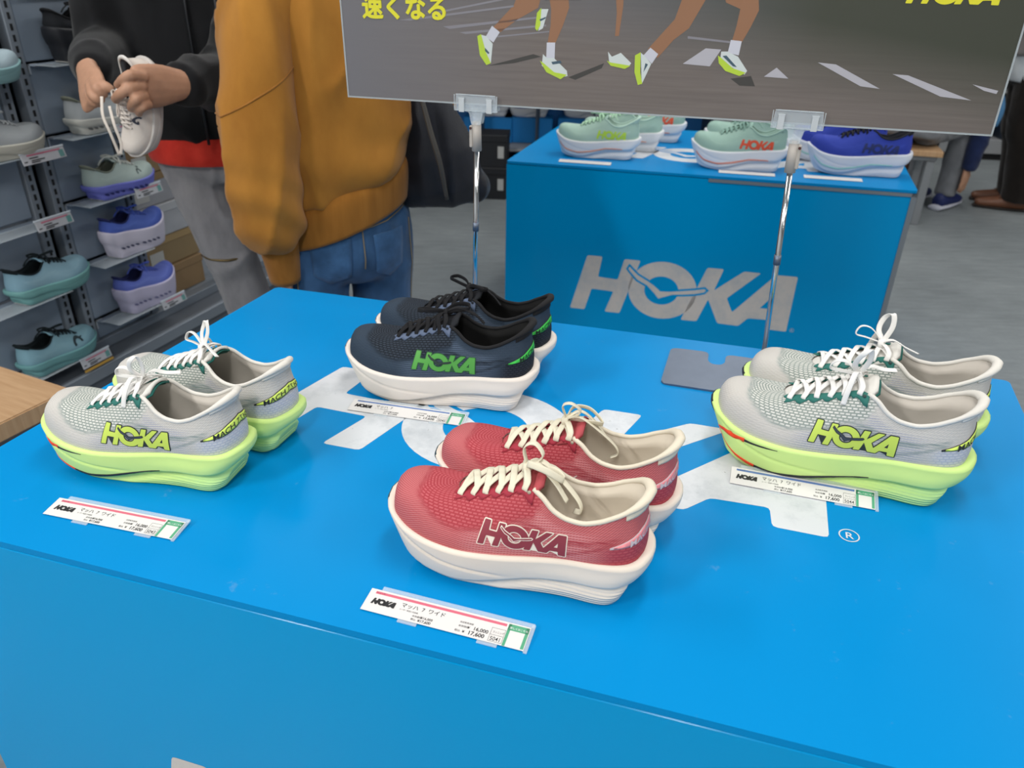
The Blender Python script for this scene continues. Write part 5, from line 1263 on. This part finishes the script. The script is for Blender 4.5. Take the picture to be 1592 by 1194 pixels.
# ------------------------------------------------------------------ the running shoes
GL = dict(id='limewhite', geo='race', sole='#d0ec8e', sole_low='#b2e6a4', lining='#c9c2b8', insole='#8f9490', collar='#d9d5cd', tongue='#d6d3cc', tongue_in='#1f5a52', eyestay='#2f6f66', lace='#e6e4e0', bumper='#23262d', tab=.90,
          knit=('#c6c2bc', '#a3a5b0', '#8d9690', '#dcdad4', '#7e8d8a', '#b4b8c6'), knit_opt=dict(contrast=.6, toeline='#aeaca8'),
          logo=dict(fill='#c2d65c', edge='#2c3334', bird='#3d4552', gap='#2c3334', inner='#c8ee4a'), flash=dict(fill='#d3ea6a', edge='#2b2f33', text='MACH 7'),
          stripes=[('red_sole_line', .045, .22, ([.04, .08, .14, .22], [.42, .26, .19, .155]), .06, '#f04a24'), ('black_sole_line', .22, .64, ([.2, .3, .4, .5, .6, .66], [.16, .15, .23, .37, .49, .53]), .055, '#2c3030'),
                   ('red_sole_branch', .042, .17, ([.04, .08, .17], [.50, .70, .83]), .06, '#f04a24'), ('black_sole_branch', .17, .30, ([.17, .3], [.83, .88]), .035, '#2c3030')],
          taper={'red_sole_line': [.3, 1, 1, 1], 'black_sole_line': [1, 1, .9, .15], 'red_sole_branch': [.2, .8, 1, 1], 'black_sole_branch': [1, .8, .5, .1]}, bow=BOW_UP, seed=2, outsole='#b9e06a')
RD = dict(id='coralred', geo='race', sole='#e2d6c8', lining='#d8cdbb', insole='#b9b2a6', collar='#ddd3bf', tongue='#b04d52', eyestay='#a23341', lace='#ddd6c0', bumper='#3a4c52', hole='#a9a08e', tab=.84, lace_w=.0072,
          knit=('#b05155', '#cd8688', '#a33c44', '#c06066', '#9c353f', '#a3404e'), knit_opt=dict(contrast=.8, toeline='#cb8486'),
          logo=dict(fill='#8c3a45', edge='#eee2d2', bird='#8c3a45', gap='#f2e8da', inner='#d9c9c0'), flash=dict(fill='#e58c92', edge='#c9bcc0', text='MACH'), bow=BOW_IN, seed=5, outsole='#dcd2c6')
NV = dict(id='navyblack', geo='race', sole='#e6dcd2', lining='#121212', insole='#1a1a1c', collar='#1b1b1d', tongue='#1d1f24', eyestay='#5b6880', lace='#17171a', bumper='#6a5c55', hole='#20242c', tab=.86,
          knit=('#2f3b49', '#556274', '#191f27', '#363f4b', '#1b222b', '#1a2029'), knit_opt=dict(contrast=.5, toeline='#3a4959'),
          logo=dict(fill='#57a049', edge='#2f5a38', bird='#33413c', gap='#2c3a34', inner='#8a94a0'), flash=dict(fill='#3cb84a', edge='#1d2a26', text='MACH'), bow=BOW_FLAT, seed=9, outsole='#e2dad0')
def pair(name, st, lab, xy, deg, sc, xy2, deg2):
    a = shoe(name, st, True, lab[0], (xy[0], xy[1], TOP + .0012), deg, None); a.scale = (sc,) * 3
    b = shoe(name, st, False, lab[1], (xy2[0], xy2[1], TOP + .0012), deg2, None); b.scale = (sc,) * 3
pair('running_shoe', RD, ('coral red knit running shoe with outlined brand letters on its side, nearest shoe', 'coral red knit running shoe half hidden behind its lettered mate'), (.0089, .6945), -14.6, 1.07, (.0589, .800), -16.3)
pair('running_shoe', GL, ('white and lime running shoe with lime brand letters, nearer one of the right pair', 'white and lime running shoe at the rear of the right pair'), (.445, .9013), -21.4, 1.17, (.5191, 1.0071), -22.2)
pair('running_shoe', GL, ('white and lime running shoe with lime brand letters, nearer one of the left pair', 'white and lime running shoe at the rear of the left pair, laces tied up'), (-.4912, .8801), -11.5, 1.047, (-.4439, .9839), -19.2)
pair('running_shoe', NV, ('navy knit running shoe with green brand letters and white sole, front of its pair', 'navy knit running shoe standing behind its green lettered mate'), (-.1143, 1.1005), -10.1, 1.092, (-.0813, 1.2131), -16)

# the back plinth
def soft(id_, up, line, sole, lace, logo, strp, collar):
    return dict(id=id_, geo='soft', sole=sole, lining=collar, insole='#9aa0a0', collar=collar, tongue=up, eyestay=up, lace=lace, knit=(up, line, up, line, line, up), knit_opt=dict(contrast=.5), logo=dict(fill=logo, size=.026, pos=(-.002, .066)), tab=.86,
                stripes=[('sole_line', .06, .80, ([.05, .15, .3, .45, .6, .8], [.62, .40, .34, .44, .58, .54]), .05, strp)], bow=BOW_FLAT, seed=3)
MT = soft('mintlime', '#a3c2b4', '#b7d2c4', '#e4e4e6', '#b5dcbc', '#b9dc4e', '#e8a48c', '#b9d6c8'); MO = soft('mintorange', '#94b4a8', '#a8c6ba', '#dfe1e6', '#86a89c', '#e0583c', '#dd8f7e', '#9dbcb0'); BU = soft('cobalt', '#2f3f9e', '#4052b4', '#dcdfe8', '#15161c', '#2a3568', '#a8d6d0', '#23252c')
def on_back(st, left, label, px, deg=-15, sc=1.0):
    p = at_z(px[0], px[1], TOP); s = shoe('running_shoe', st, left, label, (p[0], p[1], TOP + .0012), deg); s.scale = (sc,) * 3; return s
on_back(MT, True, 'pale mint running shoe with lime letters, leftmost on the back plinth', (928, 243), -12, 1.06)
on_back(MT, False, 'pale mint running shoe behind the lime lettered one', (966, 231), -14, 1.06)
on_back(MO, True, 'mint running shoe farthest back, behind the two pale mint shoes', (1004, 217), -14, 1.06)
on_back(MO, True, 'mint running shoe with orange red letters in the middle of the back plinth', (1144, 261), -12, 1.12)
on_back(MO, False, 'mint running shoe tucked behind the orange lettered one', (1160, 241), -13, 1.12)
on_back(BU, True, 'cobalt blue running shoe with black laces, rightmost on the back plinth', (1328, 269), -12, 1.16)
on_back(BU, False, 'cobalt blue running shoe behind the black laced one', (1296, 249), -13, 1.16)

# single display shoes on the left shelving (right shoes, toe away along the run)
def single(id_, up, line, sole, lace, lining, geo='cloud', **kw):
    d = dict(id=id_, geo=geo, sole=sole, lining=lining, insole=lining, collar=lining, tongue=up, eyestay=up, lace=lace, knit=(up, line, up, line, line, up), knit_opt=dict(contrast=.4), bow=BOW_FLAT, seed=4, tab=.9); d.update(kw); return d
SD = math.degrees(SANG) + 180
def on_shelf(st, label, s, z, d=.058, sc=1.0, deg=0, left=False):
    r = shoe('display_shoe', st, left, label, shw(s, d, z + .0012), SD + deg); r.scale = (sc,) * 3; return r
on_shelf(single('shelfblack', '#17191d', '#24272c', '#1b1d22', '#0f1216', '#101114', 'tall', holes='#050506'), 'black trail shoe with dark laces on the topmost ledge of the shelving', .115, TIERS_B[0], sc=.98)
on_shelf(single('shelfwhite', '#a9aeb0', '#b5babb', '#b9b9b2', '#c8c8c4', '#7c8072', holes='#6c6e6c'), 'pale grey shoe on the shelving beside the hanging laces', .115, TIERS_B[1])
on_shelf(single('shelfmint', '#a9b9b4', '#b6c5bf', '#6a6fc0', '#c9cdc6', '#7a8074', holes='#2b2f6a', mark=dict(color='#3d4a4c', size=.011, pos=(-.05, .062))), 'pale mint shoe with violet sole and one lace hanging over it', .118, TIERS_B[2])
on_shelf(single('shelfblue', '#4358a6', '#5a70ba', '#c4bfce', '#3d53a8', '#1d2350', 'tall', holes='#4a4c64'), 'royal blue shoe on a very thick white sole, upper of the two', .128, TIERS_B[3], sc=.94)
on_shelf(single('shelflav', '#5a68b8', '#7080c8', '#b9b4cc', '#4a5aae', '#1d2350', 'tall', holes='#6a6a8c'), 'periwinkle shoe on a thick lilac sole, on the lowest ledge', .128, TIERS_B[4], sc=.94)
on_shelf(single('shelfcream', '#9ea3a6', '#a9adaf', '#b5b3a8', '#b0b4b6', '#888c8c'), 'white leather look shoe cut by the left picture edge', shz(50, 222)[0] - .148, TIERS_A[0])
on_shelf(single('shelfteal', '#7fa3b4', '#93b4c0', '#6fa09e', '#121c20', '#101a1e'), 'ice blue shoe with black laces and teal sole, upper of the two', shz(120, 430)[0] - .145, TIERS_A[2], sc=1.02)
on_shelf(single('shelfmark', '#7aa0ae', '#88adb8', '#68989a', '#101a1e', '#101a1e', mark=dict(color='#2c3a40', size=.019, pos=(-.045, .058))), 'ice blue shoe with a round dark side mark, on the lowest ledge', shz(134, 540)[0] - .145, TIERS_A[3], sc=1.0)
on_shelf(single('shelfpale', '#9fb2ba', '#aabcc4', '#7ea3a6', '#c0c6c8', '#8a9496'), 'pale blue shoe at the left picture edge, above the white one', shz(10, 105)[0] - .148, shz(5, 122)[1])

# the shoe in the man's hands, toe down, tongue to the camera, with its own hanging laces
HS = single('heldcream', '#d6cdc4', '#e0d8cf', '#c9c4bf', '#e8ded4', '#54585e', mark=dict(color='#3a3d48', size=.012, pos=(-.03, .075)), collar='#dcd8d2')
c = at_y(196, 166, 1.87)
toe = np.array([-.24, -.10, -.96]); toe /= np.linalg.norm(toe); up_ = np.array([-.45, -.88, .15]); up_ -= (up_ @ toe) * toe; up_ /= np.linalg.norm(up_); X = -toe; Y = np.cross(up_, X)
held = shoe('held_shoe', HS, True, 'cream white shoe held toe down in the man\'s hands, laces dangling', (0, 0, 0), 0)
M4 = Matrix([[X[i], Y[i], up_[i], 0] for i in range(3)]).to_4x4()
o_ = c - up_ * .075; M4.translation = Vector([float(q) for q in o_]); held.matrix_world = M4; held.scale = (.80,) * 3
bpy.context.view_layer.update(); inv = np.array(held.matrix_world.inverted())
def hl_(u, v, y): p = at_y(u, v, y); return (inv @ np.r_[p, 1])[:3]
pcs = []
for path in ([(158, 150, 1.80), (160, 180, 1.785), (172, 208, 1.785), (186, 242, 1.80)], [(170, 165, 1.79), (178, 195, 1.78), (188, 222, 1.785), (188, 240, 1.79)]):
    q = catmull([hl_(*p) for p in path], 24); pcs.append(ribbon(q, [inv[:3, :3] @ np.array([.2, -1, 0])] * 24, .008, .0018))
V, F = merge(pcs); link('hanging_lace', mesh('hanging_lace', V, F, mat('held_lace', '#ddd2c6', .85), True), held)
# shoes on the far shelving: a few in view under the sign
FS = soft('farblue', '#1f3a86', '#2a4a9a', '#d5d7da', '#1a2c66', '#2f5aa8', '#cfd2d6', '#182a5c')
def far_shoe(label, u, v, y, deg, sc=1.0, st=FS):
    p = at_y(u, v, y); p[2] = .436; bx_ = thing('display_riser', 'light blue riser box under the ' + ['left', 'middle', 'right'][k] + ' dark blue shoe under the sign', 'box', (p[0], p[1], .2755), math.radians(deg) )
    link('riser_box', box_mesh('riser_box', (-.16, -.06, 0), (.16, .12, .16), mat('unit_blue_light', '#0f7cc4', .5), .004, 1), bx_)
    s = shoe('running_shoe', st, True, label, (p[0], p[1] + .02, p[2] + .0015), deg); s.scale = (sc,) * 3

for k, (u, v, y) in enumerate([(760, 186, 5.36), (822, 189, 5.36), (905, 192, 5.36)]):
    far_shoe(['dark blue running shoe with white sole on a riser, left of three under the sign', 'dark blue running shoe with white sole on a riser, middle of three under the sign', 'dark blue running shoe with white sole on a riser, nearest the mint shoes'][k], u, v, y, -4, .95)
p = at_z(766, 310, 0)
def crate_at(label, z): 
    r = thing('storage_box', label, 'box', (p[0], p[1], z), math.radians(-5)); w_, d_, h_ = .17, .20, .20; cm = mat('crate_black', '#1b1c20', .6, var=.05)
    link('box_body', box_mesh('box_body', (-w_ / 2, 0, 0), (w_ / 2, d_, h_ * .8), cm, .004, 1), r); link('lid', box_mesh('lid', (-w_ / 2 - .004, -.004, h_ * .78), (w_ / 2 + .004, d_ + .004, h_), cm, .004, 1), r)
    link('box_sticker', box_mesh('box_sticker', (w_ * .18, -.003, h_ * .3), (w_ * .40, 0, h_ * .66), mat('sticker_white', '#b8b8b4', .6), .0, 1), r)
crate_at('black shoe box on the floor beyond the bag, lower of two', .0); crate_at('black shoe box on the floor beyond the bag, upper of two', .2)
